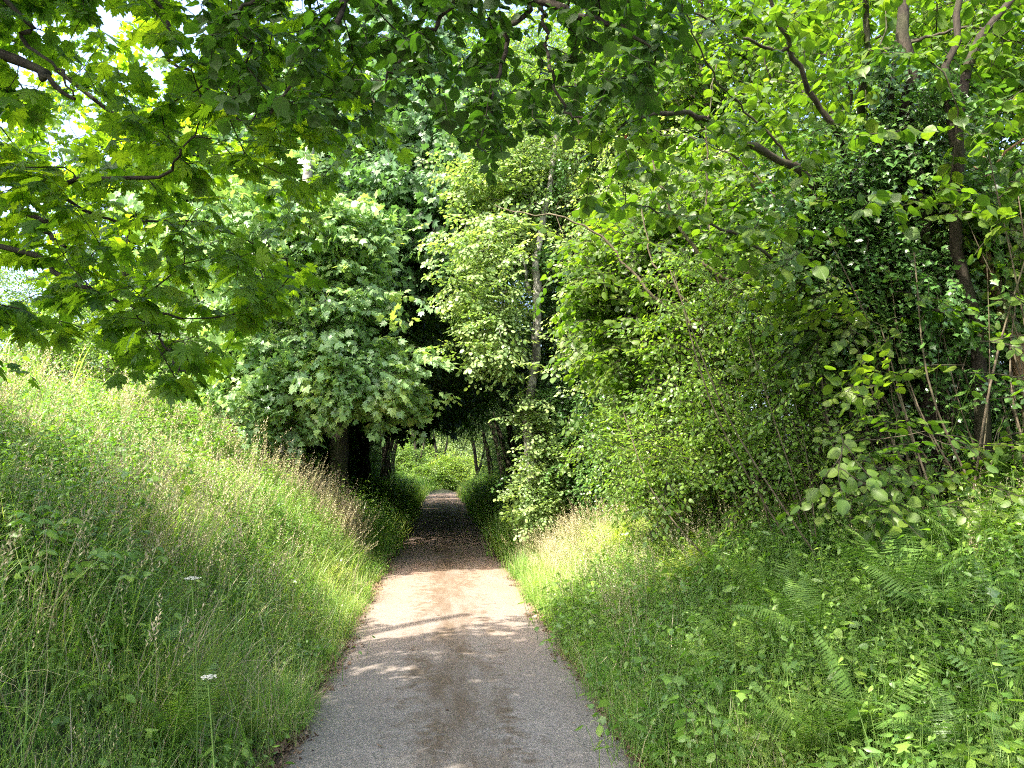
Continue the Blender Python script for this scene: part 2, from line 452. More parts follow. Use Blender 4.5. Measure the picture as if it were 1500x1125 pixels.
def source(name, temps, mats):
    c = bpy.data.collections.new(name)
    for i, t in enumerate(temps):
        o = bpy.data.objects.new('%s_%02d' % (name, i), mesh(name, t, mats))
        c.objects.link(o)
    return c, len(temps)

def with_mat(c, name, mats):
    c0, n = c
    c2 = bpy.data.collections.new(name)
    for i, o in enumerate(c0.objects):
        me = o.data.copy()
        for j, mm in enumerate(mats): me.materials[j] = M[mm]
        c2.objects.link(bpy.data.objects.new('%s_%02d' % (name, i), me))
    return c2, n

maple_lo = [leaf_fan(MAPLE_LO, f, d, .35) for f, d in ((.15, .2), (.3, .35), (-.1, .1))]
oval_lo = [leaf_fan(OVAL_LO, f, d, .18) for f, d in ((.2, .25), (.6, .4), (-.2, .15))]
round_lo = [leaf_fan(ROUND_LO, f, d, .2) for f, d in ((.2, .2), (.55, .35), (-.2, .15))]
lance_lo = [leaf_fan(LANCE, .3, d, .1) for d in (.1, .4)]
ivy_lo = [leaf_fan(IVY, .2, d, .2) for d in (.2, .45)]
SR = {}
SR['syc'] = source('sycamore_spray', [spray(maple_lo, .42, 4, .125, subs=2, tilt=.45, droop=.35, erect=-.25, drp=.6) for _ in range(6)], ['syc', 'twig'])
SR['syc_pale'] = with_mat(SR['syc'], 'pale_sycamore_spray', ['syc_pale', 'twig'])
SR['syc_blue'] = with_mat(SR['syc'], 'bluish_sycamore_spray', ['syc_blue', 'twig'])
SR['hazel'] = source('hazel_spray', [spray(round_lo, .42, 6, .085, subs=3, tilt=.4, droop=.2, opposite=False) for _ in range(6)], ['hazel', 'twig'])
SR['alder'] = with_mat(SR['hazel'], 'round_spray', ['alder', 'twig'])
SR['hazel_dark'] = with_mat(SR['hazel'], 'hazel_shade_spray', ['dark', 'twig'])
SR['small'] = source('small_spray', [spray(oval_lo, .40, 9, .048, subs=5, tilt=.5, droop=.2, opposite=False, tw=.003) for _ in range(6)], ['small', 'twig'])
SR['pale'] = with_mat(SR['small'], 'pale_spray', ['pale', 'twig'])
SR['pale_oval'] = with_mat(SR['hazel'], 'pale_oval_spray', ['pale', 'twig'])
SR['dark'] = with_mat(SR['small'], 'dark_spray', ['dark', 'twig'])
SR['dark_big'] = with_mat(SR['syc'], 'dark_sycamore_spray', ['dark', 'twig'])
SR['ivy'] = source('ivy_spray', [spray(ivy_lo, .34, 8, .060, subs=3, tilt=.5, droop=.9, opposite=True, tw=.003) for _ in range(6)], ['ivy', 'twig'])

# ---- ground plants
def blade(h, w, lean, az, bend, k=5, r=.5, m=0, base=(0, 0)):
    s = np.linspace(0, 1, k)
    ang = lean + bend * s
    ds = h / (k - 1)
    hor = np.concatenate([[0], np.cumsum(np.sin(ang[:-1]) * ds)]); up = np.concatenate([[0], np.cumsum(np.cos(ang[:-1]) * ds)])
    c, sn = math.cos(az), math.sin(az)
    wid = w * (1 - s ** 2 * .95) * .5
    L = np.stack([base[0] + hor * c - wid * sn, base[1] + hor * sn + wid * c, up], 1)
    Rr = np.stack([base[0] + hor * c + wid * sn, base[1] + hor * sn - wid * c, up], 1)
    V = np.concatenate([L, Rr])
    F = []
    for i in range(k - 1):
        F += [(i, k + i, k + i + 1), (i, k + i + 1, i + 1)]
    return T(V, F, None, r, m)

def tuft(n, h0, h1, w, spread, bend=1.2, straw=.06):
    ts = []
    for _ in range(n):
        b = R.normal(size=2) * spread
        ts.append(blade(R.uniform(h0, h1), w * R.uniform(.6, 1.3), abs(R.normal()) * .38, R.uniform(0, 2 * PI), R.uniform(.1, bend), 5, R.random(), 1 if R.random() < straw else 0, b))
    return joinT(ts)

def seedhead(n, h0, h1, green=.3):
    ts = []
    for _ in range(n):
        h = R.uniform(h0, h1); az = R.uniform(0, 2 * PI); ln = R.uniform(0, .25); bd = R.uniform(.1, .7)
        b = R.normal(size=2) * .07
        rr = R.random(); m = 0 if R.random() < green else 1
        st = blade(h, .004, ln, az, bd, 7, rr, m, b); ts.append(st)
        k = 7
        mid = (st['v'][:k] + st['v'][k:]) / 2
        for i in range(16):        # spikelets round the top fifth
            t_ = 1 - .30 * (i / 16)
            p = np.array([np.interp(t_, np.linspace(0, 1, k), mid[:, c]) for c in range(3)])
            a = i * 2.4; sp_ = .022 * (1.3 - abs(i / 16 - .4))
            q = p + np.array([math.cos(a) * sp_, math.sin(a) * sp_, .022])
            sd_ = np.array([-math.sin(a), math.cos(a), 0]) * .005
            ts.append(T([p, (p + q) / 2 + sd_, q, (p + q) / 2 - sd_], [(0, 1, 2), (0, 2, 3)], None, R.random(), 1))
    return joinT(ts)

def herb(n, h, leaves, size, spread, pairs=6, stem=.004):
    ts = []
    for _ in range(n):
        b = np.append(R.normal(size=2) * spread, 0)
        ln = R.normal(size=2) * .22; hh = h * R.uniform(.6, 1.1)
        s = np.linspace(0, 1, 5)
        P = np.stack([b[0] + ln[0] * hh * s ** 1.5, b[1] + ln[1] * hh * s ** 1.5, hh * s], 1)
        ts.append(tube(P, np.linspace(stem, stem * .4, 5), 3, 0, R.random()))
        for i in range(pairs):
            t_ = (i + 1) / pairs
            p = np.array([np.interp(t_, s, P[:, k]) for k in range(3)])
            a0 = i * 1.57 + R.uniform(-.3, .3)
            for sd_ in (0, PI):
                a = a0 + sd_
                tip = np.array([math.cos(a), math.sin(a), .25 - R.uniform(0, .7)])
                ts.append(xf(random.choice(leaves), frame(p, tip, np.array([0, 0, 1.]) + R.normal(size=3) * .3, size * (1.15 - .6 * t_) * R.uniform(.8, 1.2))[0], R.random()))
    return joinT(ts)

def lowcover(n, leaves, size, spread, h):
    ts = []
    for _ in range(n):
        p = np.array([*(R.normal(size=2) * spread), 0]); z = abs(R.normal()) * h * .6 + .03
        a = R.uniform(0, 2 * PI)
        q = p + np.array([math.cos(a) * .04, math.sin(a) * .04, z])
        ts.append(tube([p, (p + q) / 2 + np.array([0, 0, .01]), q], [.0015, .0015, .001], 3, 0, .5))
        tip = np.array([math.cos(a), math.sin(a), -R.uniform(-.3, .5)])
        ts.append(xf(random.choice(leaves), frame(q, tip, np.array([0, 0, 1.]) + R.normal(size=3) * .4, size * R.uniform(.5, 1.2))[0], R.random()))
    return joinT(ts)

def frond(L=.7, w=.14, npin=22, arch=1.1, k=5):
    s = np.linspace(0, 1, 12); ang = .35 + arch * s
    ds = L / 11
    hx = np.concatenate([[0], np.cumsum(np.sin(ang[:-1]) * ds)]); hz = np.concatenate([[0], np.cumsum(np.cos(ang[:-1]) * ds)])
    P = np.stack([hx, hx * 0, hz], 1)
    ts = [tube(P, np.linspace(.004, .0012, 12), 3, 0, .8)]
    rr = R.random()
    for i in range(npin):
        t_ = .12 + .88 * (i + .5) / npin
        p = np.array([np.interp(t_, s, P[:, c]) for c in range(3)])
        a = .35 + arch * t_
        tang = np.array([math.sin(a), 0, math.cos(a)])
        l = w * (math.sin(PI * min(1, (t_ * .92 + .12)) ** .8) ** .8) * R.uniform(.88, 1.08) + .004
        for sd_ in (-1, 1):
            tip = np.array([0, sd_, 0]) + tang * .28 + np.array([0, 0, -.25 + R.uniform(-.12, .12)])
            nr = np.array([-math.cos(a), 0, math.sin(a)]) + np.array([0, 0, .3])
            zz = np.linspace(0, 1, k + 1)
            V = []; wd = L / npin * R.uniform(.36, .46)
            for j, q in enumerate(zz):
                e = wd * (1 - q ** 2 * .9)
                V += [(-e, q, -.05 * q), (e, q, -.05 * q)]
                if j < k:
                    e2 = wd * .66 * (1 - q * .9); V += [(-e2, q + .5 / k, -.05 * q), (e2, q + .5 / k, -.05 * q)]
            V = np.array(V); V[:, 0] /= l
            F = []
            for j in range(len(V) // 2 - 1):
                F += [(2 * j, 2 * j + 1, 2 * j + 3), (2 * j, 2 * j + 3, 2 * j + 2)]
            ts.append(xf(T(V, F), frame(p, tip, nr, l)[0], np.clip(rr * .6 + R.random() * .4, 0, 1)))
    return joinT(ts)

def fernclump(n, L, w, npin):
    ts = []
    for i in range(n):
        f = frond(L * R.uniform(.7, 1.1), w, npin, R.uniform(.7, 1.4), 3)
        a = i * 2 * PI / n + R.uniform(-.3, .3)
        Mx = np.eye(4); Mx[:2, :2] = [[math.cos(a), -math.sin(a)], [math.sin(a), math.cos(a)]]
        ts.append(xf(f, Mx))
    return joinT(ts)

SR['g_fine'] = source('grass_tuft', [tuft(40, .10, .48, .0052, .08, 2.6, .10) for _ in range(7)], ['grass', 'straw'])
SR['g_long'] = source('long_grass_tuft', [tuft(20, .35, .85, .0065, .09, 2.4, .25) for _ in range(6)], ['grass', 'straw'])
SR['g_far'] = source('far_grass_tuft', [tuft(34, .3, .7, .012, .12, 1.4, .03) for _ in range(4)], ['grass', 'straw'])
SR['g_seed'] = source('seeding_grass', [seedhead(6, .55, 1.0, .55) for _ in range(6)], ['grass', 'straw'])
SR['g_dry'] = source('dry_seeding_grass', [seedhead(9, .55, 1.0, .08) for _ in range(6)], ['grass', 'straw'])
SR['nettle'] = source('nettle', [herb(5, .75, oval_lo, .070, .10, 9) for _ in range(5)], ['herb', 'herb'])
SR['cleaver'] = source('cleavers', [herb(9, .50, lance_lo, .05, .12, 11, .002) for _ in range(5)], ['herb', 'herb'])
SR['low'] = source('low_herb', [lowcover(40, oval_lo + ivy_lo + lance_lo, .040, .12, .20) for _ in range(6)], ['herb', 'herb'])
SR['ivyfloor'] = source('ground_ivy', [lowcover(34, ivy_lo, .050, .12, .10) for _ in range(5)], ['ivy', 'ivy'])
def bramble_mound():
    ts = []
    for _ in range(7):
        a = R.uniform(0, 6.28); h = R.uniform(.2, .5); l = R.uniform(.2, .5); s = np.linspace(0, 1, 7)
        P = np.stack([np.cos(a) * l * s, np.sin(a) * l * s, h * np.sin(s * 2.4)], 1) + .02 * R.normal(size=(7, 3)) * s[:, None]
        ts.append(tube(P, np.linspace(.003, .0012, 7), 3, 1))
        for j in range(2, 7):
            b = a + R.uniform(-1.6, 1.6); up = R.uniform(.02, .06)
            q = P[j] + np.array([math.cos(b) * .04, math.sin(b) * .04, up])
            nr = np.array([0, 0, 1.]) + R.normal(size=3) * .35; rr = R.random()
            for db, sz in ((0, .062), (1.25, .048), (-1.25, .048)):
                ts.append(xf(random.choice(oval_lo), frame(q, np.array([math.cos(b + db), math.sin(b + db), -.25]), nr, sz * R.uniform(.8, 1.15))[0], np.clip(rr + R.normal() * .08, 0, 1)))
    return joinT(ts)
SR['bramble'] = source('bramble_growth', [bramble_mound() for _ in range(6)], ['herb', 'twig'])
SR['ferny'] = source('small_fern', [fernclump(6, .42, .09, 16) for _ in range(4)], ['fern', 'fern'])
SR['bracken'] = source('bright_fern', [fernclump(7, .55, .15, 15) for _ in range(4)], ['bracken', 'bracken'])
lit = leaf_fan([(0, 0), (.3, .3), (.2, .75), (0, 1)], .5, -.4)
SR['litter'] = source('litter', [joinT([xf(lit, frame(np.array([*(R.normal(size=2) * .05), abs(R.normal()) * .008 + .004]), np.array([R.normal(), R.normal(), .15 * R.normal()]), np.array([.25 * R.normal(), .25 * R.normal(), 1]), R.uniform(.015, .045))[0], R.random()) for _ in range(14)]) for _ in range(6)], ['litter'])

# ------------------------------------------------------------------ scattering by geometry nodes (stuff only)
_groups = {}
def gn(coll):
    if coll.name in _groups: return _groups[coll.name]
    ng = bpy.data.node_groups.new('scatter_' + coll.name, 'GeometryNodeTree')
    ng.interface.new_socket('Geometry', in_out='INPUT', socket_type='NodeSocketGeometry')
    ng.interface.new_socket('Geometry', in_out='OUTPUT', socket_type='NodeSocketGeometry')
    i = ng.nodes.new('NodeGroupInput'); o = ng.nodes.new('NodeGroupOutput')
    ip = ng.nodes.new('GeometryNodeInstanceOnPoints')
    ci = ng.nodes.new('GeometryNodeCollectionInfo')
    ci.inputs['Collection'].default_value = coll
    ci.inputs['Separate Children'].default_value = True
    ci.inputs['Reset Children'].default_value = True
    ip.inputs['Pick Instance'].default_value = True
    def attr(nm, ty):
        a = ng.nodes.new('GeometryNodeInputNamedAttribute'); a.data_type = ty; a.inputs['Name'].default_value = nm
        return a.outputs['Attribute']
    L = ng.links
    L.new(i.outputs[0], ip.inputs['Points'])
    L.new(ci.outputs[0], ip.inputs['Instance'])
    L.new(attr('idx', 'INT'), ip.inputs['Instance Index'])
    e2r = ng.nodes.new('FunctionNodeEulerToRotation')
    L.new(attr('rot', 'FLOAT_VECTOR'), e2r.inputs[0])
    L.new(e2r.outputs[0], ip.inputs['Rotation'])
    L.new(attr('scl', 'FLOAT'), ip.inputs['Scale'])
    L.new(ip.outputs[0], o.inputs[0])
    _groups[coll.name] = ng
    return ng

NINST = 0
def scatter(name, src, P, rot, scl, parent=None, loc=(0, 0, 0)):
    global NINST
    P = np.asarray(P, float); n = len(P); NINST += n
    coll, k = SR[src]
    me = bpy.data.meshes.new(name)
    me.vertices.add(n); me.vertices.foreach_set('co', (P - np.asarray(loc)).astype(np.float32).ravel())
    a = me.attributes.new('rot', 'FLOAT_VECTOR', 'POINT'); a.data.foreach_set('vector', np.asarray(rot, np.float32).ravel())
    a = me.attributes.new('scl', 'FLOAT', 'POINT'); a.data.foreach_set('value', np.broadcast_to(scl, (n,)).astype(np.float32).copy())
    a = me.attributes.new('idx', 'INT', 'POINT'); a.data.foreach_set('value', R.integers(0, k, n).astype(np.int32))
    o = obj(name, me, parent)
    md = o.modifiers.new('scatter', 'NODES'); md.node_group = gn(coll)
    o['kind'] = 'stuff'
    if parent is None: o.location = loc
    return o

# ------------------------------------------------------------------ branching
def grow(seeds, attractors, step=.35, sag=.10, jit=.05, uponly=True):
    """seeds: list of node arrays (trunk axes). Returns nodes, parent, tips"""
    P = []; par = []
    for s in seeds:
        for i, p in enumerate(s):
            P.append(np.array(p)); par.append(len(P) - 2 if i else -1)
    ns = len(P)
    A = np.asarray(attractors)
    S = np.array(P)
    d = np.linalg.norm(A[:, None] - S[None], axis=2).min(1)
    tips = []
    buf = np.zeros((ns + len(A) * 14 + 10, 3)); buf[:ns] = S; n = ns
    for i in np.argsort(d):
        a = A[i]
        dd = a - buf[:n]
        dist = np.linalg.norm(dd, axis=1)
        cost = dist + (np.where(dd[:, 2] < -.1, -dd[:, 2] * .8, 0) if uponly else 0)
        j = int(np.argmin(cost)); L = dist[j]
        k = max(2, min(12, int(L / step) + 1))
        p0 = buf[j].copy(); pj = par[j]
        dir0 = (p0 - buf[pj]) if pj >= 0 else (a - p0)
        dir0 = dir0 / (np.linalg.norm(dir0) + 1e-9) * L * .45
        c = (p0 + dir0 + (p0 + a) / 2) / 2 + np.array([0, 0, sag * L])
        prev = j
        for q in range(1, k + 1):
            t = q / k
            pt = (1 - t) ** 2 * p0 + 2 * t * (1 - t) * c + t * t * a + (R.normal(size=3) * jit * step if q < k else 0)
            buf[n] = pt; par.append(prev); prev = n; n += 1
        tips.append(prev)
    return buf[:n], np.array(par), np.array(tips), ns

def branch_mesh(P, par, ns, rtip=.004, pw=.42, sides=5, skip_first=True, rmax=.12, mat=0):
    n = len(P); cnt = np.zeros(n)
    for i in range(n - 1, -1, -1):
        cnt[i] += 1 if cnt[i] == 0 else 0
        if par[i] >= 0: cnt[par[i]] += cnt[i]
    rad = np.minimum(rtip * cnt ** pw, rmax)
    best = {}
    for i in range(n):
        p = par[i]
        if p >= ns and (p not in best or cnt[i] > cnt[best[p]]): best[p] = i
    ts = []
    for i in range(ns, n):
        p = par[i]
        if p >= ns and best[p] == i: continue
        ch = [p, i]; q = i
        while q in best: q = best[q]; ch.append(q)
        r = rad[ch].copy(); r[0] = min(rad[ch[0]], r[1] * 1.15)
        r[-1] = rtip * .5
        k = sides if r[1] > rtip * 2.2 else 3
        ts.append(tube(P[ch], r, k, mat))
    return joinT(ts), rad

def dir_euler(D, roll=.4, pitch=.35, sag=.25):
    """spray +X along D's heading, facing up"""
    n = len(D); yaw = np.arctan2(D[:, 1], D[:, 0])
    return np.stack([R.normal(size=n) * roll, -np.clip(np.arctan2(D[:, 2], np.hypot(D[:, 0], D[:, 1]) + .3), -.9, .9) * .6 + sag + R.normal(size=n) * pitch, yaw + R.normal(size=n) * .6], 1)

def ell(c, r, n, shell=.55, rng=R, front=0.0):
    u = rvec(n, rng); rr = (shell + (1 - shell) * rng.random(n)) ** .8
    if front: u[:, 1] -= front; u /= np.linalg.norm(u, axis=1, keepdims=True)
    lump = 1 + .16 * np.sin(u[:, 0] * 7 + c[0]) * np.sin(u[:, 1] * 6 + c[1] * 2) + .10 * np.sin(u[:, 2] * 11 + c[2])
    return np.asarray(c) + u * (rr * lump)[:, None] * np.asarray(r)

def trunk_pts(pts, n=14, wob=.02):
    p = spline(pts, n); p[1:-1] += R.normal(size=(n - 2, 3)) * wob
    return p

def tree(name, label, cat, trunks, blobs, src, per=5, nattr=90, jit=.32, scale=1.0, bark='bark', group=None, limb_r=.006, ivy=None, attractors=None, sides=7, base=None, gap=None):
    """trunks: [(control points, r0, r1)]; blobs: [(centre, radii, weight)]"""
    b0 = np.array(trunks[0][0][0]) if base is None else np.asarray(base)
    root = thing(name, label, cat, b0, group)
    seeds = []
    for k, (pts, r0, r1) in enumerate(trunks):
        p = trunk_pts(pts, max(6, int(sum(np.linalg.norm(np.diff(np.asarray(pts), axis=0), axis=1)) / .35)))
        seeds.append(p[len(p) // 4:])
        r = np.linspace(r0, r1, len(p)) * (1 + .08 * np.sin(np.arange(len(p)) * 1.7)); r[0] *= 1.25
        t = tube(p, r, sides + 2, 0)
        t['v'] -= b0
        obj('trunk', mesh('trunk', t, [bark]), root)
    if attractors is None:
        w = np.array([b[2] for b in blobs], float); w /= w.sum()
        A = np.concatenate([ell(b[0], b[1], max(3, int(nattr * wi))) for b, wi in zip(blobs, w)])
    else:
        A = attractors
    P, par, tips, ns = grow(seeds, A)
    t, rad = branch_mesh(P, par, ns, limb_r, .40, 5)
    t['v'] -= b0
    tag(obj('branches', mesh('branches', t, [bark]), root), kind='stuff')
    D = P[tips] - P[par[tips]]
    D = np.repeat(D / (np.linalg.norm(D, axis=1, keepdims=True) + 1e-9), per, 0)
    Q = np.repeat(P[tips], per, 0) + R.normal(size=(len(D), 3)) * jit * np.array([1, 1, .62])
    if gap is not None:
        k_ = gap(Q); Q = Q[k_]; D = D[k_]
    scatter('crown', src, Q, dir_euler(D + R.normal(size=D.shape) * .5), scale * R.uniform(.75, 1.2, len(Q)), root, b0)
    if ivy: clad(root, b0, ivy[0], ivy[1], ivy[2], ivy[3] if len(ivy) > 3 else 'ivy')
    return root, b0

def clad(root, b0, pts, rad, n, src='ivy'):
    """climbing ivy: sprays hanging round a trunk axis"""
    p = spline(pts, 40); i = R.integers(0, 40, n)
    a = R.uniform(0, 2 * PI, n); rr = rad * (.35 + .75 * np.abs(R.normal(size=n)) ** .7) * (1 + .45 * np.sin(i * .55))
    Q = p[i] + np.stack([np.cos(a) * rr, np.sin(a) * rr, R.normal(size=n) * .12], 1)
    rot = np.stack([R.normal(size=n) * .5, R.uniform(-.3, .9, n), a + R.normal(size=n) * .5], 1)
    return scatter('ivy', src, Q, rot, R.uniform(.7, 1.15, n), root, b0)

# ================================================================== SETTING
def axis_grid(a, b, dense0, dense1, fine, coarse_n):
    left = dense0 - np.geomspace(fine, dense0 - a, coarse_n)[::-1] if a < dense0 else np.array([])
    right = dense1 + np.geomspace(fine, b - dense1, coarse_n)
    return np.concatenate([left, np.arange(dense0, dense1 + 1e-6, fine), right])
gx = np.unique(np.concatenate([axis_grid(-260, 260, -6, 6.5, .22, 26), [RL - .001, RR + .001, RL - .1, RR + .1]]))
gy = axis_grid(-120, 420, -3, 20, .30, 46)
X, Y = np.meshgrid(gx, gy)
nx, ny = len(gx), len(gy)
V = np.stack([X.ravel(), Y.ravel(), Z(X, Y).ravel()], 1)
i, j = np.meshgrid(np.arange(ny - 1), np.arange(nx - 1), indexing='ij')
p = (i * nx + j).ravel()
F = np.concatenate([np.stack([p, p + 1, p + nx + 1], 1), np.stack([p, p + nx + 1, p + nx], 1)])
tag(obj('ground', mesh('ground', T(V, F), ['ground'])), kind='structure')

# the lane: cambered, ragged edged
ry = np.concatenate([np.arange(-6, 20, .12), np.arange(20, 82, .6)])
prof = np.array([-1.09, -1.0, -.8, -.5, -.2, .0, .25, .55, .8, 1.0, 1.09])
V = []
for y in ry:
    cx = float(road_cx(y)) + .135
    e0 = .05 * vnoise(y, 1, 2.3) + .025 * vnoise(y, 4, 9); e1 = .05 * vnoise(y, 7, 2.1, 2) + .025 * vnoise(y, 2, 8, 5)
    for k, q in enumerate(prof):
        xx = q - (e0 if k == 0 else 0) + (e1 if k == len(prof) - 1 else 0)
        V.append((cx + xx, y, .045 * (1 - (q / 1.09) ** 2) + .012 + (.0 if 0 < k < len(prof) - 1 else -.02)))
k = len(prof); n = len(ry)
i, j = np.meshgrid(np.arange(n - 1), np.arange(k - 1), indexing='ij'); p = (i * k + j).ravel()
F = np.concatenate([np.stack([p, p + 1, p + k + 1], 1), np.stack([p, p + k + 1, p + k], 1)])
tag(obj('road', mesh('road', T(V, F), ['road'])), kind='structure')

# ================================================================== GROUND COVER
def cover(name, label, src, n, xf_, yf_, scl, keep=None, tilt=.12, clump=0, cat='undergrowth', sink=.02):
    """xf_, yf_: sampled offsets from the road edge (left negative) and distance"""
    x, y = xf_(n), yf_(n)
    if clump:
        m_ = max(1, n // 9); i_ = R.integers(0, m_, n); s0 = np.sign(x)
        x = x[:m_][i_] + R.normal(size=n) * clump; y = y[:m_][i_] + R.normal(size=n) * clump
        x = np.where(x * s0[:1] < .03, .05 * s0[0], x)
    x = np.where(x < 0, RL + x, RR + x) + road_cx(y)
    if keep is not None:
        k = keep(x, y); x, y = x[k], y[k]
    n = len(x)
    P = np.stack([x, y, Z(x, y) - sink], 1)
    rot = np.stack([R.normal(size=n) * tilt, R.normal(size=n) * tilt, R.uniform(0, 2 * PI, n)], 1)
    s = R.uniform(*scl, n) * (1 + .28 * vnoise(x, y, 1.9, len(src)))
    return tag(scatter(name, src, P, rot, s), label, cat, kind='stuff')

U = lambda a, b: (lambda n: R.uniform(a, b, n))
def near(a, b, p=1.6): return lambda n: a + (b - a) * R.random(n) ** p
patch = lambda s, seed, t: (lambda x, y: vnoise(x, y, s, seed) + R.normal(size=len(x)) * .25 > t)
# left bank
cover('grass', 'fine green grass covering the left bank', 'g_fine', 6200, U(-5.2, -.02), near(1.6, 14.2, 1.3), (.6, 1.15), clump=.14, cat='grass')
cover('grass', 'long arching grass standing on the left bank', 'g_long', 2100, U(-4.6, -.35), near(1.8, 14.0, 1.2), (.6, 1.0), patch(.9, 1, -.3), .25, clump=.16, cat='grass')
cover('seeding_grass', 'pale seeding grass above the green blades of the left bank', 'g_seed', 1300, U(-4.2, -.5), near(3, 14.0, .9), (.55, .85), patch(.7, 2, -.1), .3, clump=.25, cat='grass')
cover('dry_grass', 'pinkish dry seeding grass on the sunny crest of the left bank', 'g_dry', 330, lambda n: -np.abs(R.normal(size=n)) * 1.0 - .5, U(12.2, 14.4), (.6, .95), None, .25, cat='grass')
cover('nettles', 'bright green nettles along the top of the left bank', 'nettle', 2300, U(-6.8, -1.5), near(3.5, 17, 1.0), (.6, 1.05), patch(.8, 5, -.4), .15, clump=.25)
cover('nettles', 'tall nettles standing up along the crest of the left bank', 'nettle', 330, U(-6.5, -2.2), near(4.5, 15, 1.0), (1.1, 1.6), patch(1.0, 31, .2), .15, clump=.3)
cover('seeding_grass', 'tall loose seeding grass on the crest of the left bank', 'g_seed', 420, U(-5.5, -1.2), U(6, 14.2), (.9, 1.2), patch(.9, 32, -.1), .25, clump=.3, cat='grass')
cover('bright_ferns', 'yellowish ferns standing in the upper left bank', 'bracken', 26, U(-5.2, -2.0), U(5.0, 12), (.7, 1.1), None, .2)
cover('cleavers', 'tangled pale goosegrass covering the upper left bank', 'cleaver', 3600, U(-6.5, -.7), near(4.5, 15, 1.0), (.7, 1.15), patch(.9, 6, -.15), .25)
cover('low_herbs', 'small round leaved herbs low in the left bank', 'low', 2600, U(-4.0, -.08), near(1.8, 14, 1.3), (.6, 1.2), patch(1.3, 7, .0), .15)
cover('small_ferns', 'small ferns scattered through the grass of the left bank', 'ferny', 60, U(-3.2, -.8), near(3.0, 11, 1.1), (.7, 1.1), None, .2)
cover('brambles', 'low bramble mounds with broad leaves on the left bank', 'bramble', 520, U(-5.0, -.9), near(3.2, 13, 1.1), (.7, 1.2), patch(.7, 21, .25), .3, clump=.3)
cover('brambles', 'low bramble growth on the right bank', 'bramble', 420, U(.9, 4.8), near(2.6, 11, 1.0), (.5, .85), patch(.8, 22, .15), .3, clump=.3)
# left verge in the tunnel
cover('verge_grass', 'dark green verge growth left of the lane under the trees', 'g_far', 1500, U(-2.6, -.05), near(14.2, 58, 1.3), (.9, 1.35), cat='grass')
cover('verge_herbs', 'bushy nettles beside the lane left under the trees', 'nettle', 1100, U(-3.2, -.25), near(14.2, 58, 1.3), (.9, 1.4))
# right verge
cover('grass', 'pale sunlit grass on the right verge', 'g_fine', 5000, U(.0, 2.6), near(2.2, 14.5, 1.2), (.6, 1.1), clump=.14, keep= lambda x, y: x < 1.22 + np.interp(y, [0, 4, 6, 9, 15], [.25, .5, .95, 1.8, 2.3]) + R.normal(size=len(x)) * .25, cat='grass')
cover('grass', 'long leaning grass on the right verge', 'g_long', 1100, U(.2, 2.4), near(3.5, 14, 1.0), (.5, .9), lambda x, y: x < 1.22 + np.interp(y, [0, 4, 6, 9, 15], [.25, .5, .95, 1.8, 2.3]) + R.normal(size=len(x)) * .25, cat='grass')
cover('seeding_grass', 'yellowish seeding grass on the right verge', 'g_seed', 420, U(.25, 2.3), U(6.5, 14), (.5, .85), None, .22, cat='grass')
cover('dry_grass', 'dry pale seed heads leaning over the right edge of the lane', 'g_dry', 90, U(.1, 1.2), U(10.5, 14.2), (.55, .9), None, .35, cat='grass')
cover('bright_ferns', 'bright yellow green ferns at the sunny foot of the right hedge', 'bracken', 380, U(.9, 3.0), U(6.8, 13), (.6, 1.0), None, .2)
cover('low_herbs', 'mixed small leaved herbs covering the right bank', 'low', 4800, U(.15, 4.8), near(1.9, 9.5, 1.1), (.7, 1.5), None, .2)
cover('cleavers', 'pale tangled goosegrass over the right bank', 'cleaver', 1700, U(.5, 4.8), near(2.0, 10, 1.1), (.5, .9), patch(1.1, 9, -.3), .3)
cover('nettles', 'young nettles on the right bank', 'nettle', 1300, U(.5, 4.6), near(2.4, 9.5, 1.1), (.40, .72), patch(.9, 12, -.1), .2, clump=.25)
cover('small_ferns', 'small ferns growing through the right bank herbs', 'ferny', 420, U(.7, 4.4), near(2.2, 9, 1.0), (.6, 1.1), None, .3)
cover('grass', 'fine grass blades between the right bank herbs', 'g_fine', 700, U(.5, 4.8), near(2, 9, 1.1), (.5, .95), patch(.8, 14, -.1), cat='grass')
cover('dry_grass', 'dry stalks near the top of the right bank', 'g_dry', 70, U(1.8, 4.4), U(3.6, 8), (.4, .7), None, .45, cat='grass')
cover('ground_ivy', 'dark glossy ivy covering the ground under the right hedge', 'ivyfloor', 1900, U(1.9, 6.0), U(2.5, 14), (.8, 1.5), patch(.8, 15, -.25), .3)
# right verge in the tunnel
cover('verge_grass', 'dark green verge growth right of the lane under the trees', 'g_far', 1500, U(.05, 2.6), near(14.2, 60, 1.3), (.9, 1.35), cat='grass')
cover('verge_herbs', 'bushy nettles beside the lane right under the trees', 'nettle', 1100, U(.25, 3.2), near(14.2, 58, 1.3), (.9, 1.4))
# field floor behind the hedges and beyond the bend
cover('field_grass', 'grass of the field behind the left bank', 'g_far', 1500, U(-16, -5), near(2, 40, 1.2), (1.2, 2.2), cat='grass')
cover('woodland_floor', 'shaded plants under the trees right of the lane', 'nettle', 1300, U(2.5, 11), near(4, 45, 1.1), (1.0, 1.8))
